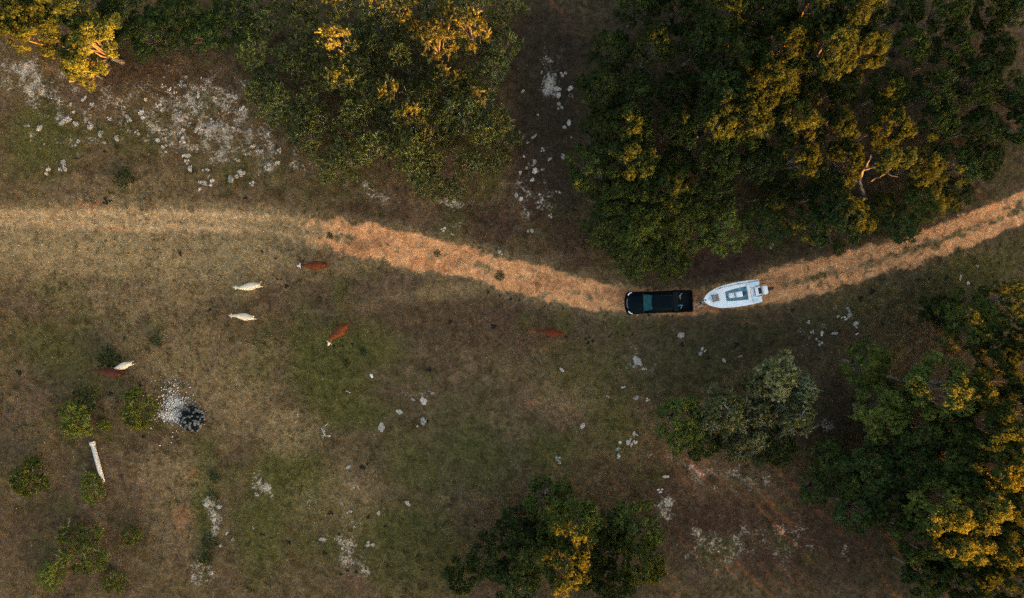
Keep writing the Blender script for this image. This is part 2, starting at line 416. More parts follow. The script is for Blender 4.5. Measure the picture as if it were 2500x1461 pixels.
# taller tufts that give the meadow its mottled relief
def grass_tufts(nt, nb):
    r = np.random.RandomState(15)
    x = r.uniform(-49, 49, nt * 3); y = r.uniform(-29.5, 29.5, nt * 3)
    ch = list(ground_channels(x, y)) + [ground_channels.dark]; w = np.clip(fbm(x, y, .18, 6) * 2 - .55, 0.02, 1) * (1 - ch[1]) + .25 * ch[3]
    k = np.argsort(-w * r.rand(nt * 3))[:nt]; x, y = x[k], y[k]; ch = [c[k] for c in ch]
    z = ground_z(x, y); s = r.uniform(.5, 1.5, nt)
    X = np.repeat(x, nb) + r.normal(0, .07, nt * nb) * np.repeat(s, nb); Y = np.repeat(y, nb) + r.normal(0, .07, nt * nb) * np.repeat(s, nb); Z = np.repeat(z, nb) - .01
    n = len(X); a = r.uniform(0, 6.28, n); L = r.uniform(.10, .24, n) * np.repeat(s, nb); ln = r.uniform(.3, 1.1, n); b = a + 1.57; wd = r.uniform(.010, .022, n)
    v = np.zeros((n, 3, 3))
    v[:, 0] = np.stack([X - wd * np.cos(b), Y - wd * np.sin(b), Z], -1); v[:, 1] = np.stack([X + wd * np.cos(b), Y + wd * np.sin(b), Z], -1)
    v[:, 2] = np.stack([X + L * np.sin(ln) * np.cos(a), Y + L * np.sin(ln) * np.sin(a), Z + L * np.cos(ln)], -1)
    g = np.clip(ch[3] + r.uniform(-.1, .8, nt), 0, 1)
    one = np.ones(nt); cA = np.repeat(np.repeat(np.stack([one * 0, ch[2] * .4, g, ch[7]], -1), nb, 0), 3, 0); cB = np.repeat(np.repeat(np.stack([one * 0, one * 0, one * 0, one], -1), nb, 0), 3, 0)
    return quads_mesh('grass_tufts', v.reshape(-1, 3), 3, {'chA': cA, 'chB': cB})
tag(link('grass_tufts', grass_tufts(5200, 22), M_BLADE), 'coarser grass tufts dotted over the meadow', 'grass', kind='stuff')

# ------------------------------------------------------------------ foliage materials
def leaf_material(name, dark, light, tip, trans=.42):
    m = bpy.data.materials.new(name); t = NT(m)
    g = t.n.new('ShaderNodeNewGeometry'); rnd = g.outputs['Random Per Island']
    oi = t.n.new('ShaderNodeObjectInfo').outputs['Random']
    p = t.pos(); big = t.noise(.55, 2, .5, p)
    f = t.math('MULTIPLY_ADD', big, 1.1, t.math('MULTIPLY_ADD', rnd, .8, -.45), clamp=True)
    c = t.mix(f, dark, light)
    tone = t.attr('tone').outputs['Fac']
    c = t.mix(tone, c, tip)
    hue = t.math('FRACT', t.math('MULTIPLY', oi, 7.31))
    c = t.mix(.45, c, t.mix(hue, t.mix(1.0, c, (.70, .95, 1.10), 'MULTIPLY'), t.mix(1.0, c, (1.15, 1.10, .70), 'MULTIPLY')))
    c = t.scale(c, t.math('MULTIPLY_ADD', oi, .70, .62))
    t.n.remove(t.bsdf)
    d = t.n.new('ShaderNodeBsdfDiffuse'); tr = t.n.new('ShaderNodeBsdfTranslucent'); gl = t.n.new('ShaderNodeBsdfGlossy')
    t.put(d.inputs[0], c); t.put(tr.inputs[0], t.mix(.6, c, tuple(a * b for a, b in zip(light, (1.8, 1.30, .7))))); gl.inputs['Roughness'].default_value = .45
    gl.inputs[0].default_value = (.8, .8, .8, 1)
    mx = t.n.new('ShaderNodeMixShader'); mx.inputs[0].default_value = trans
    t.l.new(d.outputs[0], mx.inputs[1]); t.l.new(tr.outputs[0], mx.inputs[2])
    mg = t.n.new('ShaderNodeMixShader'); mg.inputs[0].default_value = .003
    t.l.new(mx.outputs[0], mg.inputs[1]); t.l.new(gl.outputs[0], mg.inputs[2])
    t.l.new(mg.outputs[0], t.out.inputs['Surface'])
    return m
LEAF = {
    'oak': leaf_material('oak_leaves', (.005, .012, .007), (.044, .068, .021), (.125, .152, .034)),
    'olive': leaf_material('brightened_oak_leaves', (.017, .030, .013), (.094, .122, .030), (.19, .215, .046)),  # yellow-green oak leaves, lightened to paint in sky-lit crowns
    'thorn': leaf_material('thorn_leaves', (.013, .024, .010), (.086, .108, .022), (.29, .29, .095)),
    'grey': leaf_material('grey_green_leaves', (.040, .052, .024), (.150, .168, .066), (.33, .33, .20)),
    'shrub': leaf_material('shrub_leaves', (.042, .056, .013), (.165, .180, .034), (.23, .235, .05)),
    'dark': leaf_material('dark_shrub_leaves', (.022, .036, .015), (.06, .08, .03), (.09, .10, .04)),
}
BARK = mat('grey_bark', (.17, .14, .11), .9, .1, .3, 9, bump=.5)
BARK_PALE = mat('pale_bark', (.40, .37, .33), .9, .1, .25, 9, bump=.4)
BARK_TWIG = mat('lichen_covered_twig_bark', (.30, .29, .22), .9, .1, .25, 5)

def leaf_cards(rs, C, N, L, W, jit=.9, up=.35):
    n = len(C)
    nrm = N + rs.normal(0, jit * .6, (n, 3)); nrm[:, 2] += up
    nrm /= np.linalg.norm(nrm, axis=1, keepdims=True) + 1e-9
    r = rs.normal(0, 1, (n, 3)); t = np.cross(nrm, r); t /= np.linalg.norm(t, axis=1, keepdims=True) + 1e-9
    b = np.cross(nrm, t)
    l = (L * rs.uniform(.65, 1.3, n))[:, None]; w = (W * rs.uniform(.65, 1.3, n))[:, None]
    v = np.stack([C - t * l * .5, C + b * w * .5 + t * l * .06 - nrm * w * .15, C + t * l * .5, C - b * w * .5 + t * l * .06 - nrm * w * .15], 1)
    return v.reshape(-1, 3)

def tree_meshes(kind, seed, R, H, nlobe, nsub, nleaf, leafL=.15, leafW=.10, spray=0, bare=0, lobe_r=(.62, 1.10), sep=.88):
    rs = np.random.RandomState(seed); rnd = random.Random(seed)
    base = H * (.34 if kind != 'shrub' and kind != 'dark' else .12)
    lobes = []
    k = 0
    while len(lobes) < nlobe and k < 4000:
        k += 1
        a = rs.uniform(0, 2 * np.pi); rr = R * math.sqrt(rs.uniform(0, 1)) * .86
        lr = rs.uniform(*lobe_r)
        dome = math.sqrt(max(0.0, 1 - (rr / R) ** 2))
        z = base + (H - base - lr * .7) * (.08 + .92 * dome) * rs.uniform(.78, 1.0)
        c = np.array([rr * math.cos(a) * rs.uniform(.85, 1.1), rr * math.sin(a) * rs.uniform(.85, 1.1), z])
        if all(np.linalg.norm((c - o[0]) * (1, 1, .7)) > sep * (lr + o[1]) for o in lobes) or k > 2500:
            lobes.append((c, lr))
    C = []; N = []; T = []
    for c, lr in lobes:
        u = rs.normal(0, 1, (nsub, 3)); u /= np.linalg.norm(u, axis=1, keepdims=True)
        u[:, 2] = np.where(u[:, 2] < -.25, -u[:, 2] * .6, u[:, 2])
        rad = lr * rs.uniform(.62, 1.12, nsub)[:, None]
        sc = c + u * rad * np.array([1.0, 1.0, .72])
        tone = np.clip(rs.normal(.16, .27, nsub), 0, .95)
        for i in range(nsub):
            k = int(nleaf * rs.uniform(.5, 1.3))
            q = rs.normal(0, 1, (k, 3)) * np.array([.115, .115, .085]) * lr
            C.append(sc[i] + q)
            nn = u[i] + q / lr * 1.6
            N.append(nn); T.append(np.full(k, tone[i]))
    tw = MB()
    for s in range(spray):
        c, lr = lobes[rs.randint(len(lobes))]
        d = rs.normal(0, 1, 3); d[2] = abs(d[2]) * .7 + .15; d /= np.linalg.norm(d)
        ln = rs.uniform(.5, 1.05) * (R / 2.5)
        p0 = c + d * lr * .4; side = np.cross(d, (0, 0, 1.0)) * rs.normal(0, .35)
        pts = [p0 + d * ln * s_ + (side * s_ * s_ - np.array([0, 0, .30]) * s_ * s_) * ln for s_ in np.linspace(0, 1, 5)]
        tw.tube(pts, [.026, .022, .019, .015, .009], 3)
        k = 34; f = rs.uniform(.1, 1, k); seg = np.array(pts); ii = np.clip((f * 4).astype(int), 0, 3); ff = (f * 4 - ii)[:, None]
        q = seg[ii] * (1 - ff) + seg[ii + 1] * ff + rs.normal(0, .055, (k, 3))
        C.append(q); N.append(rs.normal(0, 1, (k, 3)) + np.array([0, 0, .6])); T.append(np.clip(rs.normal(.55, .25, k), 0, 1))
    for s in range(bare):                                     # leafless grey twig tufts
        c, lr = lobes[rs.randint(len(lobes))]
        o = c + np.array([rs.normal(0, .3), rs.normal(0, .3), lr * .45])
        for q in range(7):
            d = rs.normal(0, 1, 3); d[2] = abs(d[2]) * .6 + .1; d /= np.linalg.norm(d); ln = rs.uniform(.5, 1.0)
            pts = [o, o + d * ln * .5 + rs.normal(0, .07, 3), o + d * ln + rs.normal(0, .1, 3)]
            tw.tube(pts, [.017, .012, .005], 3)
    C = np.concatenate(C); N = np.concatenate(N); T = np.concatenate(T)
    v = leaf_cards(rs, C, N, leafL, leafW)
    crown = quads_mesh('crown', v, 4, {'tone': np.repeat(T, 4)})
    crown.materials.append(LEAF[kind])
    # trunk and limbs
    mb = MB()
    tr = .032 * H if base > .8 else .05
    fork = np.array([rs.normal(0, .15), rs.normal(0, .15), base * .8])
    mb.tube([(0, 0, -.25), (0, 0, .12), tuple(fork * .55 + np.array([.06, -.05, 0])), tuple(fork)], [tr * 1.7, tr * 1.15, tr * .95, tr * .85], 8)
    for c, lr in lobes:
        e = c + np.array([0, 0, lr * .25])
        m1 = fork * .62 + e * .38 + rs.normal(0, .18, 3) + np.array([0, 0, -.12]); m2 = fork * .28 + e * .72 + rs.normal(0, .16, 3)
        mb.tube([tuple(fork), tuple(m1), tuple(m2), tuple(e)], [tr * .5, tr * .36, tr * .22, tr * .08], 5)
    trunk = mb.mesh('trunk', True)
    trunk.materials.append(BARK)
    twm = None
    if tw.v:
        twm = tw.mesh('bare_twigs'); twm.materials.append(BARK_TWIG if kind == 'thorn' else BARK_PALE)
    return dict(crown=crown, trunk=trunk, twigs=twm, R=R, H=H)

VAR = {
    'oak': [tree_meshes('oak', 11 + i, 3.1, 6.5, 20, 46, 24, .15, .10) for i in range(6)],
    'thorn': [tree_meshes('thorn', 31 + i, 2.2, 5.2, 13, 30, 22, .12, .075, spray=44, lobe_r=(.42, .75)) for i in range(5)],
    'grey': [tree_meshes('grey', 51 + i, 2.8, 6.0, 24, 34, 34, .14, .095, spray=34, bare=5, lobe_r=(.6, 1.0)) for i in range(3)],
    'shrub': [tree_meshes('shrub', 71 + i, 1.7, 1.8, 14 + 2 * i, 34, 22, .12, .07, spray=22, lobe_r=(.28, .60)) for i in range(5)],
    'dark': [tree_meshes('dark', 81 + i, 1.2, 1.1, 14, 12, 30, .10, .065, lobe_r=(.28, .48)) for i in range(2)],
}
def recrown(V, kind):
    m = V['crown'].copy(); m.materials.clear(); m.materials.append(LEAF[kind])
    return dict(V, crown=m)
VAR['olive'] = [recrown(V, 'olive') for V in VAR['oak']]  # oak crowns with the leaves lightened to paint in sky light
BRIGHT_CROWNS = {(2110, 890), (2150, 1010), (2285, 945), (2355, 950), (2245, 1050), (1340, 1225), (1400, 1268), (1550, 1285), (1570, 1365), (232, 112), (205, 168), (2380, 1225), (2420, 1130), (2200, 955), (1380, 1375), (2280, 1235), (2440, 1320), (1655, 1035), (2335, 1320)}  # crowns given the lighter leaf colour in place of brighter sky light
trnd = random.Random(7)
def plant(name, kind, px, py, rpx, H, var=None, cat='tree', zf=.62):
    """px, py and rpx are the crown as the photograph shows it"""
    if kind == 'oak' and ((round(px), round(py)) in BRIGHT_CROWNS or (1400 < px < 1800 and 535 < py < 670)): kind = 'olive'
    vs_ = VAR[kind]; V = vs_[trnd.randrange(len(vs_))] if var is None else vs_[var]
    zc = H * zf
    p = P(px, py, zc); rm = rpx / PXM * (CAM_H - zc) / CAM_H
    o = empty(name, (p.x, p.y, 0), trnd.uniform(0, 6.283))
    s = rm / V['R']
    e = .16 if kind in ('shrub', 'dark') else .07
    o.scale = (s * trnd.uniform(1 - e, 1 + e), s * trnd.uniform(1 - e, 1 + e), H / V['H'])
    link('trunk', V['trunk'], None, o); link('crown', V['crown'], None, o)
    if V['twigs']: tag(link('bare_twigs', V['twigs'], None, o), kind='stuff')
    o['category'] = cat
    return o

ORD = ['first', 'second', 'third', 'fourth', 'fifth', 'sixth', 'seventh', 'eighth', 'ninth', 'tenth', 'eleventh', 'twelfth', 'thirteenth']
def rows(name, kind, rws, r, fmt, group, seed, special=None):
    rn = random.Random(seed); out = []
    for ri, (y, H, xs) in enumerate(rws):
        for ci, x in enumerate(xs):
            h = H * rn.uniform(.72, 1.12); rr = r * rn.uniform(.82, 1.16)
            if isinstance(x, tuple): x, rr, h = x
            if kind == 'oak': h *= 1.15 * rn.uniform(.9, 1.08); rr *= .92
            jx, jy = rn.uniform(-10, 10), rn.uniform(-10, 10)
            o = plant(name, kind, x + jx, y + jy, rr, h)
            lab = (special or {}).get((ri, ci)) or fmt.format(row=ORD[ri], col=ORD[ci])
            tag(o, lab, None, group); out.append(o)
    return out

# ---- the thorny thicket above the bend of the track
THICKET = [(575, -10), (590, 70), (600, 150), (635, 240), (700, 330), (780, 390), (880, 420), (960, 452), (1070, 470), (1150, 465), (1215, 415), (1240, 340), (1228, 250), (1250, 120), (1262, -10)]
def inside_poly(x, y, poly):
    r = False; n = len(poly)
    for a in range(n):
        (x0, y0), (x1, y1) = poly[a], poly[(a + 1) % n]
        if (y0 > y) != (y1 > y) and x < (x1 - x0) * (y - y0) / (y1 - y0) + x0: r = not r
    return r
def edge_dist(x, y, poly):
    d = 1e9
    for a in range(len(poly) - 1):
        A_ = Vector(poly[a]); B_ = Vector(poly[a + 1]); q = Vector((x, y)); e = B_ - A_
        k = max(0, min(1, (q - A_).dot(e) / e.dot(e))); d = min(d, (q - A_ - e * k).length)
    return d
GOLD = {(822, 105): 'thorny tree with sunlit golden top, left of the thicket middle', (1066, 110): 'tall thorny tree with bright golden crown at the top of the thicket', (838, 195): 'slim thorny tree with a golden streak below the left golden top',
        (955, 235): 'spiky pale-twigged tree with golden patch in the middle of the thicket', (1005, 290): 'thorny tree with dull gold top right of the thicket middle', (1150, 75): 'broad thorny tree with gold flecks near the top right of the thicket', (1005, 365): 'thorny tree with olive gold top in the lower thicket', (915, 360): 'olive topped thorny tree in the lower left of the thicket'}
tr_ = random.Random(3)
pts_ = []
for ri in range(9):
    y = 15 + ri * 55
    row = []
    x = 560 + (ri % 2) * 34
    while x < 1290:
        jx, jy = x + tr_.uniform(-16, 16), y + tr_.uniform(-14, 14)
        if inside_poly(jx, jy, THICKET): row.append((jx, jy))
        x += 68
    pts_.append(row)
for gk, lb in GOLD.items():
    for row in pts_: row[:] = [q for q in row if math.hypot(q[0] - gk[0], q[1] - gk[1]) > 40]
    tag(plant('thorn_tree', 'thorn', gk[0], gk[1], 46, 7.4 - .004 * max(0, gk[1] - 100) * 1.2 + (.6 if gk[1] < 150 else 0)), lb, None, 'trees of the thorny thicket')
for ri, row in enumerate(pts_):
    for ci, (x, y) in enumerate(sorted(row)):
        d = edge_dist(x, y, THICKET); h = (3.4 + 2.2 * min(1, d / 120)) * tr_.uniform(.62, 1.18)
        tag(plant('thorn_tree', 'thorn', x, y, 37 * tr_.uniform(.75, 1.3), h), 'thorny tree of the thicket above the track, %s from left in %s row from top' % (ORD[ci], ORD[ri]), None, 'trees of the thorny thicket')

# ---- the oak wood north of the truck
rows('oak_tree', 'oak', [
    (30, 6.6, [1545, 1650, (1760, 80, 7.6), (1870, 78, 7.8), (1985, 82, 9.0), (2085, 78, 9.4), 2200, 2310, 2420, 2500]),
    (125, 6.6, [1500, 1590, 1690, (1795, 80, 8.0), (1905, 78, 8.2), (2010, 84, 9.2), (2095, 60, 8.4), 2215, 2325, 2435]),
    (220, 6.4, [(1468, 62, 5.0), 1560, 1660, (1770, 76, 7.8), (1855, 84, 8.6), 1955, 2060, 2165, 2280, 2390, 2490]),
    (310, 6.2, [(1480, 60, 5.0), (1530, 60, 6.4), 1640, (1745, 78, 7.4), (1815, 66, 7.8), (1930, 70, 7.6), 2040, 2170, 2290, 2395, 2480]),
    (398, 5.6, [(1432, 66, 5.2), (1545, 72, 6.6), 1660, 1750, 1850, (1950, 62, 6.6), (2050, 58, 6.6), (2250, 50, 5.6), (2320, 66, 4.6), (2400, 58, 4.2)]),
    (478, 5.2, [(1490, 60, 4.8), (1545, 58, 5.4), (1632, 66, 6.4), (1730, 62, 5.0), (2255, 62, 3.4), (2330, 46, 3.0)]),
    (560, 4.8, [(1480, 70, 4.2), (1565, 76, 5.0), (1665, 78, 5.4), (1750, 68, 5.2)]),
    (632, 4.2, [(1545, 68, 4.0), (1640, 62, 4.4)])], 58,
    'dark oak in the wood above the truck, {col} from left in {row} row from top', 'oaks of the wood above the truck', 9,
    {(7, 0): 'green oak overhanging the cab of the black pickup truck', (7, 1): 'green oak overhanging the bed of the black pickup truck',
     (5, 2): 'oak with small golden sunlit top above the pickup truck'})
o = plant('oak_tree', 'oak', 2046, 540, 74, 7.2, 2); tag(o, 'oak with golden sunlit crown standing beside the track above the boat', None, 'oaks of the wood above the truck')
o = plant('oak_tree', 'oak', 1975, 545, 50, 3.6, 1); tag(o, 'low dark oak just left of the golden oak by the track', None, 'oaks of the wood above the truck')
for i, (x, y, r, h, lb) in enumerate([(1870, 545, 62, 2.4, 'low dark brush between the truck oaks and the golden oak'), (2150, 520, 46, 2.6, 'low grey-green bush right of the golden oak by the track'),
                               (2200, 545, 48, 2.2, 'low bush on the wood edge nearest the right part of the track'), (1905, 470, 50, 2.6, 'dark undergrowth bush below pale bare limbs in the wood'), (2010, 470, 50, 3.0, 'dark undergrowth bush left of the bare grey limbs')]):
    tag(plant('oak_sapling', 'oak', x, y, r, h, None, 'bush'), lb, None, 'low bushes at the wood edge')

# ---- top left corner
for (x, y, r, h, lb) in [(85, 72, 72, 8.2, 'tall tree in the top left corner lit orange by the low sun'), (25, 30, 75, 8.4, 'orange lit tree cut by the left edge in the top corner'), (232, 112, 84, 6.6, 'olive tree with golden lit front at top left of the meadow'),
                         (205, 168, 44, 4.2, 'small olive tree in front of the golden olive tree at top left'), (150, 20, 66, 7.6, 'orange lit tree behind the corner tree along the top edge'), (300, 40, 66, 4.2, 'dark tree right of the golden olive tree on the top edge'), (375, 80, 62, 3.8, 'dark rounded tree on the top edge left of the thicket'),
                         (440, 45, 66, 3.9, 'second dark tree left of the thicket on the top edge'), (500, 85, 58, 3.6, 'low dark tree nearest the thicket on its left'), (560, 55, 60, 4.0, 'dark tree touching the left end of the thicket')]:
    tag(plant('oak_tree', 'oak', x, y, r, h), lb, None, 'trees along the top left edge')

# ---- right middle, the greyish pair and the lower right wood
for (k, x, y, r, h, lb) in [
    ('oak', 2355, 790, 92, 5.6, 'large dark oak right of the pale tufts near the right edge'), ('oak', 2445, 745, 76, 5.6, 'dark oak cut by the right edge below the track'), ('oak', 2285, 755, 52, 3.6, 'low dark oak on the left side of the large right oak'),
    ('oak', 2425, 860, 66, 5.4, 'dark oak below the large one at the right edge'), ('oak', 2490, 850, 60, 6.2, 'oak on the right edge with a small golden tip'),
    ('oak', 1655, 1035, 78, 6.0, 'dark oak with yellow flecks left of the two greyish trees'), ('grey', 1768, 1005, 80, 5.8, 'greyish twiggy tree beside the dark yellow-flecked oak'), ('grey', 1800, 1085, 58, 5.0, 'low greyish tree below the twiggy one in the clump'),
    ('grey', 1893, 925, 84, 5.6, 'tallest greyish tree at the top of its clump'), ('grey', 1850, 1010, 60, 5.2, 'greyish tree in the middle of its clump'), ('oak', 1710, 1075, 60, 4.2, 'dark green oak below the yellow-flecked one'), ('grey', 1720, 1020, 52, 4.6, 'small greyish tree nearest the yellow-flecked oak'), ('grey', 1845, 950, 50, 5.0, 'small greyish tree on the upper left of the tallest one'), ('grey', 1840, 1070, 50, 4.6, 'small greyish tree at the foot of the clump'), ('grey', 1950, 950, 52, 5.4, 'small greyish tree on the upper right of the clump'), ('grey', 1930, 1010, 72, 5.4, 'broad greyish tree on the right of its clump'), ('oak', 1885, 1085, 62, 4.6, 'dark oak at the foot of the greyish clump'),
    ('oak', 2110, 890, 68, 5.2, 'round green oak standing alone right of the greyish clump'), ('oak', 2150, 1010, 86, 6.4, 'broad green oak below the round one'), ('oak', 2285, 945, 86, 10.6, 'oak with bright yellow sunlit top in the right wood'),
    ('oak', 2355, 950, 60, 9.6, 'yellowish oak right of the bright yellow top'), ('oak', 2245, 1050, 80, 6.4, 'green oak in the middle of the right wood'), ('oak', 2405, 1040, 74, 10.4, 'oak with golden flank near the right edge'), ('oak', 2475, 1010, 66, 9.4, 'golden oak cut by the right edge in the lower wood'),
    ('oak', 2120, 1150, 90, 5.4, 'large dark oak on the left of the lower right wood'), ('oak', 2015, 1110, 60, 4.0, 'low dark oak between the greyish clump and the large dark oak'), ('oak', 2090, 1245, 68, 4.8, 'dark oak below the large dark oak'), ('oak', 1990, 1190, 48, 3.2, 'low dark bushy oak at the edge of the brown clearing'),
    ('oak', 2215, 1140, 76, 7.0, 'dark oak with rusty tip inside the right wood'), ('oak', 2315, 1120, 80, 8.2, 'greyish green oak inside the right wood'), ('oak', 2420, 1130, 80, 9.8, 'tall golden oak near the right edge of the lower wood'), ('oak', 2180, 1240, 74, 6.0, 'dark oak with yellow underside in the lower wood'),
    ('oak', 2280, 1235, 82, 9.4, 'oak with golden lower rim in the lower right wood'), ('oak', 2380, 1225, 80, 9.4, 'tall golden oak in the lower right wood'), ('oak', 2475, 1215, 70, 8.4, 'tall golden oak cut by the right edge, lower down'), ('oak', 2235, 1310, 66, 8.2, 'golden oak on the lower rim of the right wood'),
    ('oak', 2335, 1320, 74, 8.4, 'golden oak near the bottom right corner'), ('oak', 2440, 1320, 80, 8.2, 'tall golden oak beside the bottom right corner'), ('oak', 2250, 1405, 68, 6.0, 'dark low oak on the bottom edge at right'), ('oak', 2350, 1410, 74, 7.4, 'oak with rusty patch on the bottom edge at right'), ('oak', 2465, 1420, 80, 7.2, 'hazy golden oak in the bottom right corner'),
    ('oak', 2200, 955, 46, 5.6, 'small green oak between the broad oak and the bright yellow top'), ('oak', 2440, 935, 58, 7.0, 'dark oak at the right edge above the golden ones'), ('oak', 2325, 1045, 54, 8.0, 'small oak left of the golden flanked oak'), ('oak', 2065, 1185, 48, 4.4, 'low dark oak tucked left of the large dark oak'),
    ('oak', 2345, 1178, 50, 8.6, 'small yellowish oak in the heart of the lower right wood'), ('oak', 2430, 1082, 46, 9.2, 'small golden oak between two tall ones near the right edge'), ('oak', 2425, 1272, 50, 8.4, 'small golden oak just inside the right edge'), ('oak', 2305, 1285, 50, 8.6, 'small oak with gold rim above the dark bottom gap'), ('oak', 2485, 1120, 46, 9.0, 'golden oak tip on the right edge'), ('oak', 2400, 1385, 54, 7.4, 'small golden oak on the bottom edge near the right corner'), ('oak', 2300, 1375, 46, 6.4, 'small dark oak on the bottom edge left of the golden one'), ('oak', 2170, 1090, 48, 5.6, 'small dark oak under the broad green one'),
    ('oak', 1430, 1395, 54, 5.6, 'small dark oak between the yellow topped oak and its right neighbour'), ('oak', 1500, 1290, 56, 4.8, 'small dark oak bridging the two halves of the bottom clump'), ('oak', 1330, 1290, 52, 5.0, 'small dark oak under the topmost one of the bottom clump'), ('oak', 1340, 1225, 76, 5.2, 'dark oak at the top of the bottom clump'), ('oak', 1400, 1268, 72, 8.6, 'oak with bright yellow sunlit side in the bottom clump'), ('oak', 1258, 1290, 66, 4.6, 'dark oak on the left slope of the bottom clump'), ('oak', 1195, 1355, 66, 4.2, 'low dark oak at the left end of the bottom clump'),
    ('oak', 1125, 1405, 50, 3.6, 'small dark oak on the bottom edge, leftmost of its clump'), ('oak', 1300, 1345, 74, 5.4, 'dark oak in the middle of the bottom clump'), ('oak', 1380, 1375, 74, 8.8, 'oak with yellow top on the bottom edge'), ('oak', 1465, 1335, 62, 5.0, 'dark oak right of the yellow topped oak in the bottom clump'),
    ('oak', 1550, 1285, 72, 5.4, 'dark oak on the right side of the bottom clump'), ('oak', 1570, 1365, 66, 8.6, 'green oak with a yellow tip at the right end of the bottom clump'), ('oak', 1500, 1425, 60, 5.4, 'dark oak on the bottom edge between the yellow tips'), ('oak', 1260, 1425, 66, 4.6, 'dark oak on the bottom edge left of the yellow topped oak')]:
    tag(plant('oak_tree' if k == 'oak' else 'grey_tree', k, x, y, r * (.86 if k == 'oak' else .74), h * 1.12), lb, None, 'oaks and grey trees right of and below the meadow')

# ---- shrubs on the left of the meadow
for (k, x, y, r, h, lb) in [
    ('shrub', 188, 1024, 46, 1.8, 'bright green bush above the fallen white pipe'), ('shrub', 345, 998, 52, 1.8, 'bright green bush left of the white gravel'), ('shrub', 80, 1165, 56, 1.8, 'bright green bush at the left edge below the pipe end'), ('shrub', 226, 1190, 36, .9, 'low green bush touching the lower end of the white pipe'),
    ('shrub', 200, 1338, 58, 2.0, 'large bright green bush near the lower left corner'), ('shrub', 322, 1308, 27, 1.0, 'small round bright green bush right of the large one'), ('dark', 268, 874, 30, 1.0, 'dark bush beside the brown cow and white calf'), ('dark', 385, 830, 19, .5, 'tiny grey-green bush on the open dry grass'),
    ('dark', 305, 434, 25, .6, 'small dark bush above the left end of the track'), ('dark', 216, 972, 34, 1.2, 'dark bush above the bright green bush'), ('shrub', 130, 1402, 36, 1.0, 'low green bush on the bottom edge at left'), ('shrub', 280, 1418, 30, .7, 'small low green bush on the bottom edge'), ('shrub', 255, 1038, 18, .5, 'tiny green bush between two larger green bushes'),
    ('dark', 1556, 1221, 16, .6, 'tiny dark bush beside pale patch below the greyish clump'), ('dark', 525, 1165, 16, .4, 'tiny dark bush at the top of the overgrown strip'), ('dark', 522, 1212, 15, .35, 'second tiny dark bush down the overgrown strip'), ('dark', 512, 1320, 22, .35, 'low dark weed patch in the overgrown strip'), ('dark', 505, 1365, 22, .35, 'low dark weed patch at the foot of the overgrown strip'),
    ('dark', 887, 861, 11, .3, 'tiny dark weed right of the brown cow on green grass'), ('dark', 845, 887, 10, .3, 'tiny dark weed below the lone dark weed'), ('dark', 1220, 672, 12, .16, 'grey-green weed tuft growing on the bare track'), ('dark', 805, 576, 9, .16, 'small weed tuft where the bare track begins'), ('dark', 1068, 618, 9, .14, 'weed tuft in the middle of the bare track')]:
    tag(plant('green_bush' if k == 'shrub' else 'dark_bush', k, x, y, r, h, None, 'bush', .4), lb, None, 'bushes and weeds on the meadow')

# ---- unseen wood beyond the lower right, its top shaped to mask the low sun
TAN_EL = math.tan(R_(SUN_EL))
OCC_T = 66.0
SHADE_U = [-110, -18, -15.5, -9.5, -8, 3.5, 5, 6.5, 8.8, 10, 12, 33.5, 36, 90]
SHADE_H = [7.5, 7.5, 4.5, 4.5, 8.7, 8.7, 6.8, 8.7, 8.7, 4.5, 0.4, 0.4, 9.0, 9.0]  # top notched so that low sun reaches only chosen crowns
def shading_wood_mesh(n):
    r = np.random.RandomState(77)
    u = r.uniform(-105, 88, n); d = r.uniform(0, 14, n)
    t = OCC_T + d
    top = np.interp(u, SHADE_U, SHADE_H) + OCC_T * TAN_EL
    top = top + (fbm(u, t, .22, 2) - .5) * 1.8 + (fbm(u, t, .9, 4) - .5) * 1.0
    z = top * (1 - r.beta(1.0, 2.2, n))
    c = np.stack([SUN_H.x * t - SUN_H.y * u, SUN_H.y * t + SUN_H.x * u, z], -1)
    v = leaf_cards(r, c, r.normal(0, .6, (n, 3)), .85, .60)
    return quads_mesh('shading_wood', v, 4, {'tone': np.zeros(n * 4)})
tag(link('shading_wood', shading_wood_mesh(130000), LEAF['oak']), 'unseen wood beyond the lower right corner, top shaped to mask the sun', 'wood', kind='stuff')

# ------------------------------------------------------------------ vehicle, boat and trailer
PAINT = mat('black_teal_car_paint', (.0025, .007, .010), .36, .035, .05, 2)
TRIM = mat('black_plastic_trim', (.008, .010, .011), .6, .25, .1, 10)
GLASS = mat('teal_sky_reflection_glass', (.001, .070, .082), .18, .10, .25, 3)  # teal of the reflected sky put into the glass colour
GLASS_D = mat('dark_side_glass', (.003, .010, .012), .12, .45, .1, 3)
CHROME = mat('grille_chrome', (.26, .30, .32), .35, .4, .1, 8, metal=.4)
LAMPW = mat('clear_headlamp_lens', (.90, .92, .92), .25, .5, .03, 8)
LAMPR = mat('red_tail_lamp_lens', (.22, .01, .01), .25, .5, .1, 8)
TYRE = mat('tyre_rubber', (.012, .012, .013), .85, .2, .1, 12)
RIM = mat('grey_wheel_alloy', (.25, .26, .28), .4, .5, .1, 8, metal=.6)
BEDL = mat('bed_liner', (.006, .009, .010), .9, .15, .2, 14, bump=.3)
TOOLB = mat('matt_tool_box', (.006, .012, .015), .55, .1, .1, 8)

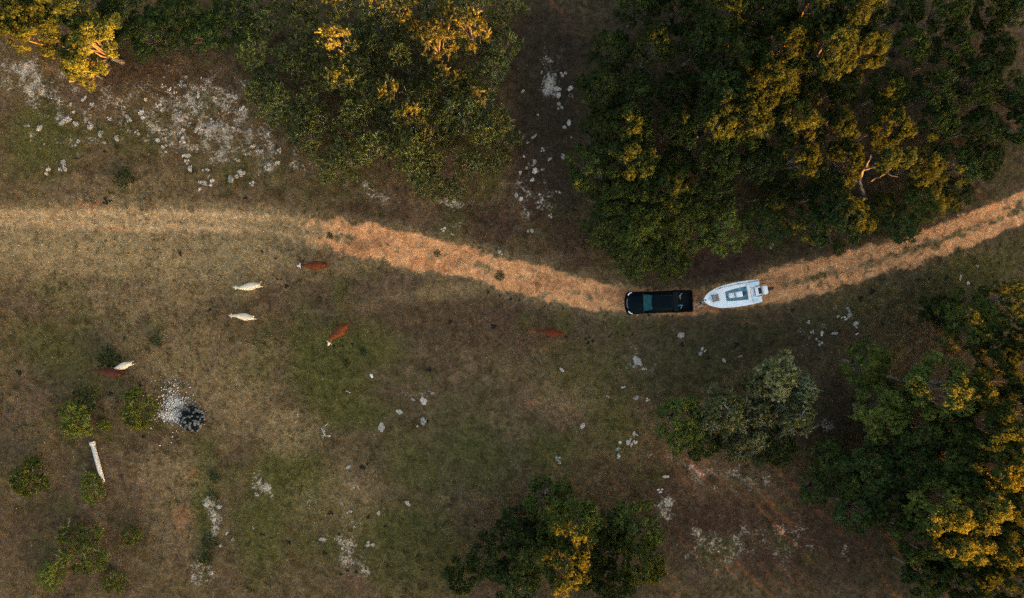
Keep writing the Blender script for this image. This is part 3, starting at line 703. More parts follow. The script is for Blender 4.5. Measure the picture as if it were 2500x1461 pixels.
def wheel(parent, x, y, r, w, name='wheel'):
    mb = MB(); n = 20
    prof = [(r * .62, -w / 2), (r * .93, -w / 2), (r, -w * .3), (r, w * .3), (r * .93, w / 2), (r * .62, w / 2)]
    secs = [[(x + a * math.cos(2 * math.pi * k / n), y + b, r + a * math.sin(2 * math.pi * k / n)) for a, b in prof] for k in range(n + 1)]
    mb.loft(secs, cap=False)
    wh = mb.build(name, TYRE, parent, True)
    rm = MB()
    rm.loft([[(x + a * math.cos(2 * math.pi * k / n), y + b, r + a * math.sin(2 * math.pi * k / n)) for k in range(n)] for a, b in ((r * .63, -w * .42), (r * .5, -w * .3), (r * .5, w * .3), (r * .63, w * .42))])
    rm.build('rim', RIM, wh, True)

def mirror_y(pts): return [(x, -y, z) for x, y, z in pts]

truck = empty('pickup_truck', (13.16, -.27, 0), R_(2.2))
tag(truck, 'black crew cab pickup truck on the track towing a white boat', 'pickup truck')
# front body: nose, fenders and doors as one lofted shell (x towards the rear, front at -2.9)
def sec(x, hw, z0, z1, crown=.03, r=.10):
    return [(x, -hw * .92, z0), (x, -hw, z0 + .14), (x, -hw, z1 - r), (x, -hw + r * .45, z1 - r * .28), (x, -hw + r * 1.5, z1 + crown * .3), (x, 0, z1 + crown),
            (x, hw - r * 1.5, z1 + crown * .3), (x, hw - r * .45, z1 - r * .28), (x, hw, z1 - r), (x, hw, z0 + .14), (x, hw * .92, z0)]
st = [(-2.90, .56, .58, .93), (-2.86, .74, .50, .99), (-2.76, .86, .46, 1.03), (-2.60, .935, .42, 1.06), (-2.30, .975, .40, 1.09), (-1.80, .985, .40, 1.12), (-1.50, .98, .40, 1.14), (-1.0, .975, .40, 1.16), (0.2, .975, .40, 1.16), (1.06, .975, .42, 1.17)]
MB().loft([sec(*s) for s in st]).build('body', PAINT, truck, True)
# hood with two creases
hood = MB(); hx = [-2.74, -2.60, -2.30, -1.90, -1.56]
hood.loft([[(x, y, z) for y, z in ((-w, zt - .02), (-w, zt + .015), (-w * .72, zt + .030), (-w * .66, zt + .055), (0, zt + .065), (w * .66, zt + .055), (w * .72, zt + .030), (w, zt + .015), (w, zt - .02))] for x, w, zt in zip(hx, (.60, .72, .78, .80, .81), (1.045, 1.075, 1.105, 1.135, 1.15))])
hood.build('hood', PAINT, truck, True)
MB().box(-1.58, -1.44, -.80, .80, 1.13, 1.19, .02).build('wiper_cowl', TRIM, truck)
# greenhouse: cab shell with sloped glass
cab = MB()
def cabsec(z, xf, xr, hw, bow):
    return [(xf, -hw * .80, z), (xf - bow, -hw * .4, z), (xf - bow * 1.15, 0, z), (xf - bow, hw * .4, z), (xf, hw * .80, z), (xf + .16, hw, z), (xr - .12, hw, z), (xr, hw * .82, z), (xr, -hw * .82, z), (xr - .12, -hw, z), (xf + .16, -hw, z)]
cs = [cabsec(1.14, -1.44, 1.06, .93, .10), cabsec(1.50, -1.08, 1.04, .86, .10), cabsec(1.80, -.77, .99, .76, .09), cabsec(1.86, -.68, .95, .71, .08), cabsec(1.885, -.52, .80, .60, .06)]
cab.loft(cs)
cab.build('cab', PAINT, truck, True)
def cabpt(z, side, k):   # point on the front glass surface
    f = (z - 1.14) / (1.80 - 1.14); xf = -1.44 + f * .67; hw = .93 - f * .17; bow = .10 - .01 * f
    y = side * hw * .80 * k
    return (xf - bow * 1.15 * (1 - abs(k) ** 2.2) - .012, y, z + .012)
ws = MB(); rws = []
for z in (1.19, 1.35, 1.50, 1.65, 1.775): rws.append([cabpt(z, 1, -1 + 2 * i / 8 * 1.0) for i in range(9)])
ws.loft(rws, cap=False, closed=False)
wshield = ws.build('windshield', GLASS, truck, True)
MB().box(-1.17, -1.10, -.07, .05, 1.475, 1.50, .01).build('windshield_reflection', mat('pale_reflection', (.35, .50, .52), .4, .4, .1), wshield)  # dashboard reflection made as a thin pale block on the glass
for s in (-1, 1):
    def sp(x, z):
        f = (z - 1.14) / .66
        return (x, s * (.93 - .17 * f + .008), z)
    for (xa, xb, xc, xd) in ((-1.10, -.08, -.08, -.62), (.02, .90, .86, .02)):
        w = MB(); w.add([sp(xa, 1.20), sp(xb, 1.20), sp(xc, 1.74), sp(xd, 1.74)], [(0, 1, 2, 3)])
        w.build('side_window', GLASS_D, truck)
    m = MB(); m.box(-1.16, -1.00, s * 1.00 - .0, s * 1.00 + s * .24, 1.16, 1.38, .05); m.tube([(-1.06, s * .93, 1.18), (-1.06, s * 1.05, 1.22)], .035, 6)
    m.build('mirror', TRIM, truck, True)
    h = MB()
    fr = [(-2.845, s * .70, .975), (-2.78, s * .82, .985), (-2.67, s * .915, 1.005), (-2.52, s * .965, 1.015)]
    h.loft([[(x - .012, y + s * .012, z), (x + .03, y + s * .004, z + .05), (x + .06, y - s * .05, z + .052), (x + .0, y + s * .012, z - .10)] for x, y, z in fr])
    h.build('headlight', LAMPW, truck, True)
    MB().box(2.76, 2.885, s * .90, s * .998, .82, 1.16, .02).build('tail_light', LAMPR, truck)
    for xw in (-1.92, 1.72): wheel(truck, xw, s * .84, .40, .28)
    for xw in (-1.92, 1.72):
        fl = MB(); secs = []
        for k in range(11):
            a = math.pi * (.02 + .96 * k / 10); c, sn = math.cos(a), math.sin(a)
            secs.append([(xw + .46 * c, s * .95, .42 + .46 * sn), (xw + .53 * c, s * .95, .42 + .53 * sn), (xw + .53 * c, s * 1.005, .42 + .52 * sn), (xw + .46 * c, s * 1.01, .42 + .46 * sn)])
        fl.loft(secs); fl.build('wheel_arch', TRIM, truck, True)
    rr = MB(); rr.tube([(-.55, s * .56, 1.885), (.2, s * .57, 1.91), (.85, s * .55, 1.895)], .018, 5); rr.build('roof_rib', TRIM, truck, True)
for y in (-.30, -.10, .10, .30): MB().box(-.25, .74, y - .02, y + .02, 1.880, 1.896, .006).build('roof_rib', PAINT, truck)
g = MB()
gp = [(-2.79, -.78, .99), (-2.90, -.50, 1.0), (-2.945, 0, 1.005), (-2.90, .50, 1.0), (-2.79, .78, .99)]
g.tube([(x, y * .60, z) for x, y, z in gp], .026, 6); g.build('grille_bar', CHROME, truck, True)
MB().box(-2.93, -2.86, -.52, .52, .62, .95, .02).build('grille', TRIM, truck)
fb = MB(); fb.tube([(-2.62, -.96, .55), (-2.86, -.80, .55), (-2.97, -.4, .55), (-2.99, 0, .55), (-2.97, .4, .55), (-2.86, .80, .55), (-2.62, .96, .55)], .11, 8); fb.build('front_bumper', PAINT, truck, True)
rb = MB(); rb.box(2.84, 2.98, -.90, .90, .50, .68, .03); rb.build('rear_bumper', TRIM, truck)
MB().box(2.96, 3.14, -.06, .06, .50, .58, .01).build('tow_hitch', TRIM, truck)
MB().box(-2.5, 2.7, -.72, .72, .34, .46, .02).build('chassis', TRIM, truck)
MB().box(1.08, 2.80, -.80, .80, .72, .76, .005).build('bed_floor', BEDL, truck)
for s in (-1, 1):
    b = MB()
    b.loft([[(x, s * .975, .44), (x, s * .992, .60), (x, s * .992, 1.16), (x, s * .97, 1.215), (x, s * .88, 1.215), (x, s * .855, 1.19), (x, s * .83, .765), (x, s * .80, .44)] for x in (1.075, 1.5, 2.2, 2.72)] + [[(2.84, s * .945, .46), (2.84, s * .955, .60), (2.84, s * .955, 1.15), (2.84, s * .94, 1.205), (2.84, s * .88, 1.205), (2.84, s * .855, 1.18), (2.84, s * .83, .765), (2.84, s * .80, .46)]])
    b.build('bed_side', PAINT, truck, True)
MB().box(2.79, 2.89, -.85, .85, .70, 1.20, .02).build('tailgate', PAINT, truck)
MB().box(1.075, 1.12, -.82, .82, .765, 1.19, .01).build('bed_front_panel', PAINT, truck)
tb = MB().box(1.13, 1.58, -.86, .86, 1.02, 1.225, .02).build('tool_box', TOOLB, truck)
for s in (-.45, .45): MB().box(1.56, 1.60, s - .05, s + .05, 1.15, 1.19, .01).build('latch', CHROME, tb)

def in_truck(x, y, z):
    return truck.matrix_basis @ Vector((x, y, z))
o = empty('blue_strap_bar', in_truck(1.72, -.36, .785), R_(2)); tag(o, 'short blue bar lying in the truck bed behind the tool box', 'bar')
MB().box(-.12, .36, -.035, .035, 0, .06, .015).build('bar', mat('blue_plastic', (.05, .33, .62), .5, .4, .1), o)
MB().box(-.14, -.06, -.15, .02, 0, .09, .02).build('bracket', mat('pale_blue_plastic', (.28, .40, .46), .5, .4, .1), o)
o = empty('pale_tool', in_truck(1.90, -.58, .785), R_(65)); tag(o, 'small pale grey tool lying in the truck bed beside the blue bar', 'tool')
MB().tube([(-.14, 0, .03), (.02, .01, .035), (.16, 0, .03)], [.045, .06, .03], 8).build('handle', mat('pale_grey_plastic', (.30, .32, .30), .6, .3, .2), o, True)
o = empty('crumpled_rag', in_truck(1.80, .52, .785), R_(20)); tag(o, 'crumpled cream rag lying in the upper corner of the truck bed', 'rag')
rg = MB(); rg.tube([(-.04, -.36, .02), (-.02, -.20, .05), (.0, -.08, .10), (.05, .03, .08), (.20, .10, .05), (.34, .09, .02)], [.03, .06, .09, .07, .04, .02], 7); rg.build('cloth', mat('cream_cloth', (.36, .34, .24), .95, .1, .3, 14, bump=.4), o, True)

# ---- trailer
BX, BY, BROT = 19.46, .32, R_(9.6)
GALV = mat('galvanised_steel', (.55, .50, .44), .45, .5, .2, 10, metal=.3)
trailer = empty('boat_trailer', (0, 0, 0)); trailer.location = (BX, BY, 0); trailer.rotation_euler = (0, 0, BROT)
tag(trailer, 'galvanised boat trailer coupled to the black pickup', 'trailer')
MB().tube([(-3.58, -.45, .56), (-3.1, -.33, .55), (-2.2, -.10, .52), (0, 0, .50), (1.9, 0, .50)], .055, 8).build('tongue', GALV, trailer, True)
for s in (-1, 1):
    MB().tube([(-2.55, -.18 + s * .05, .52), (-1.2, s * .62, .50), (2.2, s * .66, .50)], .05, 6).build('side_rail', GALV, trailer, True)
    MB().tube([(-1.0, s * .40, .62), (2.1, s * .42, .60)], .05, 6).build('bunk', mat('carpeted_bunk', (.06, .06, .06), .95, .1, .2), trailer, True)
    wheel(trailer, .75, s * .80, .30, .20)
    fd = MB(); secs = []
    for k in range(9):
        a = math.pi * k / 8; c, sn = math.cos(a), math.sin(a)
        secs.append([(.75 + .37 * c, s * .67, .32 + .35 * sn), (.75 + .37 * c, s * .93, .32 + .35 * sn), (.75 + .345 * c, s * .93, .32 + .325 * sn), (.75 + .345 * c, s * .67, .32 + .325 * sn)])
    fd.loft(secs); fd.build('fender', GALV, trailer, True)
MB().tube([(.75, -.8, .30), (.75, .8, .30)], .04, 6).build('axle', GALV, trailer, True)
MB().tube([(1.9, -.64, .50), (1.9, .64, .50)], .045, 6).build('crossbar', GALV, trailer, True)
MB().box(-2.95, -2.50, -.56, -.44, .58, .66, .02).build('step_plate', GALV, trailer)
wp = MB(); wp.tube([(-2.75, -.22, .55), (-2.72, -.20, 1.0)], .04, 6); wp.tube([(-2.72, -.20, 1.0), (-2.52, -.14, 1.10)], .05, 6); wp.build('winch_post', GALV, trailer, True)
MB().box(-2.84, -2.64, -.30, -.12, .92, 1.06, .03).build('winch', TRIM, trailer)
MB().tube([(-3.05, -.52, .04), (-3.05, -.52, .75)], .035, 6).build('jack_stand', GALV, trailer, True)

# ---- boat
GEL = mat('white_gelcoat', (.82, .87, .90), .30, .4, .05, 1.6)
GELB = mat('pale_blue_nonskid', (.60, .74, .82), .6, .3, .08, 2.5)
COCK = mat('blue_cockpit_liner', (.38, .64, .74), .5, .3, .10, 2)
BLACKR = mat('black_hardware', (.012, .013, .014), .5, .4, .1, 9)
GREYC = mat('grey_mesh_fabric', (.26, .24, .24), .8, .2, .15, 20)
boat = empty('skiff_boat', (BX, BY, 0), BROT); boat.scale = (1.04, 1.02, 1.0)
tag(boat, 'white centre console skiff with pale blue cockpit riding on its trailer', 'boat')
SX = [-2.48, -2.40, -2.22, -1.98, -1.70, -1.20, -.85, -.10, .70, 1.60, 2.45]
SB = [.05, .17, .37, .55, .68, .86, .93, 1.02, 1.05, 1.03, .96]
def beam(x): return float(np.interp(x, SX, SB))
def zg(x): return 1.38 + .16 * max(0.0, (-x - .2) / 2.3) ** 1.6
def zk(x): return .60 + .55 * max(0.0, (-x - 1.0) / 1.5) ** 2.2
hull = MB(); xs = [-2.48, -2.42, -2.32, -2.2, -2.0, -1.8, -1.5, -1.2, -.85, -.4, .2, .9, 1.6, 2.1, 2.45]
hs = []
for x in xs:
    b = beam(x); g = zg(x); k = zk(x); ch = k + (g - k) * .38
    hs.append([(x, -b, g), (x + .0, -b * .985, g - .10), (x, -b * .90, ch + .18), (x, -b * .82, ch), (x, -b * .40, k + .06), (x, 0, k), (x, b * .40, k + .06), (x, b * .82, ch), (x, b * .90, ch + .18), (x, b * .985, g - .10), (x, b, g)])
hull.loft(hs, closed=False, cap=False)
n = len(hs[0]); hull.add(hs[-1], [tuple(range(n))])
hull.build('hull', GEL, boat, True)
# deck with cockpit opening
CX0, CX1 = -.57, 1.30
def cw(x): return float(np.interp(x, [CX0, CX0 + .12, .2, CX1], [.36, .43, .52, .585]))
dk = MB(); dx = sorted(set([round(v, 3) for v in list(np.linspace(-2.46, 2.45, 40)) + [CX0, CX1, CX0 + .05, CX0 + .12]]))
for a, b_ in zip(dx[:-1], dx[1:]):
    for s in (-1, 1):
        def dz(x, f): return zg(x) + .012 + .035 * (1 - f * f)
        ina = CX0 - 1e-6 <= a and b_ <= CX1 + 1e-6
        y0a, y0b = (cw(a), cw(b_)) if ina else (0.0, 0.0)
        for i in range(3):
            q = []
            for (x, y0, f) in ((a, y0a, i / 3), (b_, y0b, i / 3), (b_, y0b, (i + 1) / 3), (a, y0a, (i + 1) / 3)):
                bb = beam(x) - .002; y = y0 + (bb - y0) * f
                q.append((x, s * y, dz(x, y / max(bb, .01))))
            dk.add(q, [(0, 1, 2, 3)])
dm = dk.mesh('deck'); bmm = bmesh.new(); bmm.from_mesh(dm); bmesh.ops.remove_doubles(bmm, verts=bmm.verts[:], dist=.0008); bmesh.ops.recalc_face_normals(bmm, faces=bmm.faces[:]); bmm.to_mesh(dm); bmm.free()
dm.polygons.foreach_set('use_smooth', [True] * len(dm.polygons))
link('deck', dm, GEL, boat)
FZ = .93
ck = MB(); cxs = [CX0, CX0 + .05, CX0 + .12] + list(np.linspace(CX0 + .3, CX1, 8))
for s in (-1, 1):
    for a, b_ in zip(cxs[:-1], cxs[1:]):
        ck.add([(a, s * cw(a), zg(a) + .05), (b_, s * cw(b_), zg(b_) + .05), (b_, s * (cw(b_) - .05), FZ), (a, s * (cw(a) - .05), FZ)], [(0, 1, 2, 3)])
for x in (CX0, CX1):
    ck.add([(x, -cw(x), zg(x) + .05), (x, cw(x), zg(x) + .05), (x, cw(x) - .05, FZ), (x, -cw(x) + .05, FZ)], [(0, 1, 2, 3)])
for a, b_ in zip(cxs[:-1], cxs[1:]): ck.add([(a, -cw(a) + .05, FZ), (b_, -cw(b_) + .05, FZ), (b_, cw(b_) - .05, FZ), (a, cw(a) - .05, FZ)], [(0, 1, 2, 3)])
ck.build('cockpit', COCK, boat)
rbm = MB()
for s in (-1, 1): rbm.tube([(x, s * (beam(x) + .006), zg(x) - .02) for x in xs], .026, 6)
rbm.build('rub_rail', GEL, boat, True)
# console, seat, wheel
con = MB().box(.30, .92, -.26, .26, FZ, 1.62, .06, 3, .03).build('console', GEL, boat, True)
MB().box(.84, .98, -.20, .20, 1.50, 1.66, .02).build('dash_panel', BLACKR, con, True)
MB().box(-.28, .28, -.25, .25, FZ, 1.34, .08, 3, .02).build('console_seat', mat('cream_white_vinyl', (.80, .79, .78), .5, .3, .04), boat, True)
sw = MB(); pr = []
for k in range(17):
    a = 2 * math.pi * k / 16; pr.append((1.03 + .06 * math.sin(a), .17 * math.cos(a) + .02, 1.60 + .16 * math.sin(a)))
sw.tube(pr, .018, 6)
for k in range(3):
    a = 2 * math.pi * k / 3 + .5; sw.tube([(1.03, .02, 1.60), (1.03 + .06 * math.sin(a), .17 * math.cos(a) + .02, 1.60 + .16 * math.sin(a))], .012, 4)
sw.build('steering_wheel', BLACKR, boat, True)
MB().box(.93, 1.06, -.24, -.12, 1.48, 1.62, .03).build('throttle', CHROME, boat, True)
MB().box(1.31, 1.55, -.72, .72, 1.39, 1.50, .035, 3).build('rear_bench', mat('bench_white', (.80, .80, .80), .4, .3, .04), boat, True)
for s in (-1, 1): MB().box(1.62, 2.36, s * .66 - .25, s * .66 + .25, 1.425, 1.445, .01).build('deck_hatch', GELB, boat)
MB().box(1.58, 1.92, -.36, .36, 1.43, 1.465, .015).build('live_well_lid', mat('pale_grey_lid', (.62, .68, .72), .5, .3, .05), boat)
MB().box(1.95, 2.22, -.38, .38, 1.43, 1.56, .04, 3).build('motor_well_seat', mat('bench_white', (.80, .80, .80)), boat, True)
rl = MB(); rl.tube([(1.70, -.34, 1.47), (1.88, -.36, 1.53), (1.88, .36, 1.53), (1.70, .34, 1.47)], .014, 5); rl.build('grab_rail', BLACKR, boat, True)
MB().box(2.24, 2.48, -.27, .27, 1.02, 1.44, .02).build('motor_bracket', BLACKR, boat)
for s in (-1, 1):
    for xx in (2.16, 2.40): MB().box(xx - .05, xx + .05, s * .43 - .03, s * .43 + .03, 1.44, 1.50, .012).build('cleat', BLACKR, boat)
    cl = MB().tube([(2.16, s * .43, 1.48), (2.40, s * .43, 1.48)], .014, 5).build('transom_bar', BLACKR, boat, True)
motor = MB().box(2.53, 3.03, -.42, .42, 1.18, 1.74, .11, 4, .05).build('outboard_motor', mat('white_motor_cowl', (.82, .83, .84), .3, .4, .04), boat, True)
MB().box(2.60, 2.95, -.16, .16, .80, 1.20, .05).build('motor_midsection', BLACKR, motor)
MB().tube([(2.85, 0, 1.05), (3.15, 0, 1.12), (3.62, 0, 1.16)], [.17, .15, .12], 8).build('lower_unit', BLACKR, motor, True)
pm = MB()
for k in range(3):
    a = 2 * math.pi * k / 3; pm.ell((3.66, .11 * math.cos(a), 1.16 + .11 * math.sin(a)), (.02, .09, .05), 8, 5, Matrix.Rotation(a, 3, 'X'))
pm.build('propeller', BLACKR, motor, True)
# bow gear
bs = empty('bow_basket', boat.matrix_basis @ Vector((-1.52, .03, zg(-1.5) + .045)), BROT + R_(3)); tag(bs, 'grey mesh seat frame with dark rails standing on the bow deck', 'seat')
MB().box(-.25, .25, -.24, .24, .20, .235, .01).build('seat_panel', GREYC, bs)
for s in (-1, 1):
    MB().tube([(-.30, s * .27, .24), (.33, s * .27, .24)], .020, 6).build('rail', BLACKR, bs, True)
    MB().tube([(s * .27, -.33, .22), (s * .27, .33, .22)], .020, 6).build('rail', BLACKR, bs, True)
    for q in (-1, 1): MB().tube([(s * .27, q * .27, .23), (s * .29, q * .29, .01)], .017, 5).build('leg', BLACKR, bs, True)
MB().tube([(.09, -.24, .245), (.09, .24, .245)], .014, 5).build('strap', BLACKR, bs, True)
MB().box(-2.43, -2.28, -.06, .04, zg(-2.4) + .03, zg(-2.4) + .10, .02).build('bow_roller', BLACKR, boat)
MB().ell((-2.03, .03, zg(-2.0) + .05), (.045, .045, .02)).build('filler_cap', BLACKR, boat, True)
# push pole on the upper gunwale
pole = empty('push_pole', (BX, BY, 0), BROT); tag(pole, 'long dark push pole clipped along the upper side of the boat', 'pole')
pp = [(-1.45, .75, zg(-1.45) + .12), (-.6, .86, 1.55), (1.0, .91, 1.53), (2.35, .90, 1.52), (3.9, .86, 1.52)]
MB().tube(pp, .019, 6).build('shaft', BLACKR, pole, True)
for x, y in ((-.95, .82), (.72, .905), (2.33, .90)): MB().box(x - .045, x + .045, y - .04, y + .04, 1.42, 1.57, .012).build('clip', BLACKR, pole)
MB().tube([(2.40, .55, 1.40), (2.8, .56, 1.34), (3.12, .57, 1.30)], [.035, .03, .025], 6).build('trim_arm', BLACKR, boat, True)

# ------------------------------------------------------------------ cattle
def cow_mesh(name, s, cols, tail, face, seed, head_turn=0.0, head_low=0.0, step=0.0):
    """one closed skin: trunk, neck, head, legs, ears and tail fused; faces +X"""
    rn = random.Random(seed); mb = MB()
    def ring(c, ax, ry, rz, n=14):
        c = Vector(c); u = Vector((-ax.y, ax.x, 0)).normalized(); w = ax.cross(u) * -1
        return [c + u * ry * math.cos(2 * math.pi * k / n) + w * (rz * math.sin(2 * math.pi * k / n) * (1.0 if math.sin(2 * math.pi * k / n) > 0 else 1.0)) for k in range(n)]
    X = Vector((1, 0, 0))
    body = [(-1.08, 1.16, .04, .06), (-1.0, 1.14, .10, .15), (-.86, 1.10, .175, .27), (-.66, 1.06, .25, .34), (-.40, 1.01, .355, .39), (-.10, .97, .415, .42), (.15, .97, .405, .42), (.40, 1.00, .33, .40), (.60, 1.06, .27, .37), (.76, 1.12, .21, .29)]
    secs = [ring((x, 0, z), X, ry, rz) for x, z, ry, rz in body]
    a = head_turn; dirv = Vector((math.cos(a), math.sin(a), 0)); p0 = Vector((.76, 0, 1.12))
    neck = [(.16, .02, .16, .24), (.34, .04, .135, .19), (.50, .02, .125, .155), (.60, .0, .135, .15), (.70, -.03, .125, .14), (.84, -.10, .09, .115), (.97, -.16, .075, .09), (1.03, -.18, .04, .05)]
    for d, dz, ry, rz in neck:
        aa = Vector((math.cos(a * min(1, d / .5)), math.sin(a * min(1, d / .5)), 0))
        secs.append(ring(p0 + aa * d * (.96) + Vector((0, 0, dz - head_low * d)), aa, ry, rz))
    mb.loft(secs)
    for (lx, ly, fr) in ((.48, .19, 1), (.48, -.19, 1), (-.70, .15, 0), (-.70, -.15, 0)):
        o = step * (1 if (ly > 0) == (fr == 1) else -1)
        if fr: pts = [(lx, ly, 1.0), (lx + .02, ly, .62), (lx + o * .5, ly, .42), (lx + o, ly, .10), (lx + o + .04, ly, 0)]; rr = [.14, .10, .072, .052, .07]
        else: pts = [(lx, ly, 1.05), (lx + .10, ly, .72), (lx - .12 + o * .5, ly, .46), (lx - .06 + o, ly, .10), (lx - .01 + o, ly, 0)]; rr = [.14, .12, .075, .055, .07]
        mb.tube(pts, rr, 8)
    hp = p0 + dirv * .58 + Vector((0, 0, .10 - head_low * .6)); sd = Vector((-dirv.y, dirv.x, 0))
    for q in (-1, 1):
        mb.tube([hp + sd * q * .09, hp + sd * q * .22 + Vector((0, 0, .02)), hp + sd * q * .29 - dirv * .02], [.035, .055, .015], 6)
    mb.tube([Vector((-.96, 0, 1.24))] + [Vector(t) for t in tail], [.05] + [.034] * (len(tail) - 1) + [.05], 6)
    m = mb.mesh(name); tmp = bpy.data.objects.new('tmp', m); COL.objects.link(tmp)
    r = tmp.modifiers.new('r', 'REMESH'); r.mode = 'VOXEL'; r.voxel_size = .032
    sm = tmp.modifiers.new('s', 'SMOOTH'); sm.iterations = 5; sm.factor = .5
    dg = bpy.context.evaluated_depsgraph_get(); dg.update()
    out = bpy.data.meshes.new_from_object(tmp.evaluated_get(dg)); out.name = name
    bpy.data.objects.remove(tmp)
    out.polygons.foreach_set('use_smooth', [True] * len(out.polygons))
    co = np.zeros(len(out.vertices) * 3, dtype=np.float32); out.vertices.foreach_get('co', co); co = co.reshape(-1, 3)
    rel = (co[:, 0] - p0.x) * dirv.x + (co[:, 1] - p0.y) * dirv.y
    w = np.clip((rel - .52) / .05, 0, 1) * face
    at = out.attributes.new('face_white', 'FLOAT', 'POINT'); at.data.foreach_set('value', w.astype(np.float32))
    m2 = bpy.data.materials.new(name + '_coat'); t = NT(m2); v = t.obj()
    f = t.math('MULTIPLY_ADD', t.noise(3.2, 4, .6, v), 2.4, -.7, clamp=True)
    c = t.mix(f, cols[0], cols[1])
    c = t.mix(t.attr('face_white').outputs['Fac'], c, (.66, .62, .56))
    t.put(t.bsdf.inputs['Base Color'], c); t.bsdf.inputs['Roughness'].default_value = .75; t.bsdf.inputs['Specular IOR Level'].default_value = .2
    t.bump(t.noise(30, 3, .6, v), .3, .02)
    out.materials.append(m2)
    return out
def cow(name, px, py, ang, s, cols, tail, face, label, seed, cat='cow', wide=1.0, **k):
    m = cow_mesh(name, s, cols, tail, face, seed, **k)
    o = link(name, m); p = P(px, py, 1.0 * s)
    z0 = min(v.co.z for v in m.vertices)
    o.location = (p.x, p.y, -z0 * s - .03); o.rotation_euler = (0, 0, R_(ang)); o.scale = (s, s * wide, s)
    tag(o, label, cat, 'cattle grazing on the meadow')
    return o
RUST = ((.050, .011, .003), (.150, .036, .006)); RUSTD = ((.032, .008, .003), (.090, .022, .007)); CREAM = ((.52, .43, .32), (.68, .60, .48))
down = [(-1.06, .0, 1.18), (-1.10, .02, .9), (-1.08, .0, .55)]
cow('brown_cow', 771, 648, 182, 1.0, RUST, [(-1.08, 0, 1.18), (-1.20, .02, .9), (-1.22, .02, .6)], 1.0, 'rusty brown cow with white face standing below the track, head to the left', 1, head_low=.1)
cow('cream_cow', 610, 700, 190, .90, CREAM, [(-1.08, -.08, 1.2), (-1.16, -.22, 1.15), (-1.22, -.36, 1.05)], 0.0, 'cream cow with its tail flicked sideways, upper of the two cream cows', 2, head_turn=-.25, step=.16, wide=.92)
cow('cream_cow', 597, 774, 172, .84, CREAM, [(-1.08, .02, 1.2), (-1.22, .04, 1.1), (-1.34, .05, .9)], 0.0, 'cream cow directly below the other, tail trailing behind', 3, head_turn=.12, wide=.92, step=.1)
cow('brown_cow', 828, 811, 219, 1.0, ((.065, .014, .004), (.180, .046, .008)), [(-1.10, .0, 1.22), (-1.22, -.06, 1.1), (-1.30, -.10, .8)], 1.0, 'rusty brown cow facing down left with only its nose white', 4, head_turn=.25, head_low=.55)
cow('brown_cow', 1347, 812, 171, .95, ((.050, .009, .002), (.125, .026, .005)), [(-1.10, .0, 1.2), (-1.20, -.04, 1.0), (-1.22, -.05, .7)], 0.0, 'dark reddish brown cow alone below the truck', 5, head_turn=.1, head_low=.35, step=.14)
cow('brown_cow', 270, 909, 171, .98, RUSTD, [(-1.10, .02, 1.22), (-1.30, .04, 1.1), (-1.42, .05, .8)], 0.0, 'dark brown cow standing against a white calf by the dark bush', 6, head_turn=.2, head_low=.2)
cow('cream_calf', 301, 894, 200, .74, CREAM, [(-1.08, -.1, 1.22), (-1.2, -.14, 1.15), (-1.32, -.16, .95)], 0.0, 'small white calf pressed against the dark brown cow', 7, 'calf', head_turn=-.1, step=.12)

# ------------------------------------------------------------------ small things on the meadow
CONC = mat('pale_concrete', (.52, .50, .47), .85, .2, .10, 5, bump=.3)
pa, pb = P(224, 1079, .25), P(251, 1178, .25); d = (pb - pa); L = d.length
pipe = empty('concrete_pipe', (pa.x, pa.y, .22), math.atan2(d.y, d.x)); tag(pipe, 'long pale pipe lying on the grass beside green bushes', 'pipe')
def pipe_mesh(x0, x1, ro, ri, n=18):
    return MB().loft([[(x, r * math.cos(2 * math.pi * k / n), r * math.sin(2 * math.pi * k / n)) for k in range(n)] for x, r in ((x0, ri), (x0, ro), (x0 + .02, ro + .01), (x1 - .02, ro + .01), (x1, ro), (x1, ri), (x0, ri))], cap=False)
pipe_mesh(0.30, L, .175, .14).build('barrel', CONC, pipe, True)
pipe_mesh(0, .33, .24, .165).build('socket_end', CONC, pipe, True)

def lump(seed, r, h, n=1, squash=1.0, sub=1, spread=.6, part=(.28, .5)):
    """low uneven mound made of overlapping squashed lumps"""
    rn = random.Random(seed); bm = bmesh.new()
    for i in range(n):
        a = rn.uniform(0, 6.28); q = r * spread * math.sqrt(rn.random()) if n > 1 else 0
        rr = r * rn.uniform(*part) if n > 1 else r
        g = bmesh.ops.create_icosphere(bm, subdivisions=sub, radius=1.0)
        for v in g['verts']:
            k = rn.uniform(.78, 1.16)
            v.co = Vector((v.co.x * rr * k + q * math.cos(a), v.co.y * rr * k + q * math.sin(a), max(-.3, v.co.z) * h * k * (rn.uniform(.8, 1.0) if n > 1 else 1)))
    m = bpy.data.meshes.new('lump'); bm.to_mesh(m); bm.free()
    m.polygons.foreach_set('use_smooth', [True] * len(m.polygons))
    return m
LICH = bpy.data.materials.new('pale_lichen'); _t = NT(LICH)
_r = _t.n.new('ShaderNodeNewGeometry').outputs['Random Per Island']
_t.put(_t.bsdf.inputs['Base Color'], _t.scale(_t.mix(_r, (.33, .285, .225), (.70, .63, .545)), _t.math('MULTIPLY_ADD', _t.n.new('ShaderNodeObjectInfo').outputs['Random'], .6, .6)))
_t.bsdf.inputs['Roughness'].default_value = .95; _t.bsdf.inputs['Specular IOR Level'].default_value = .05
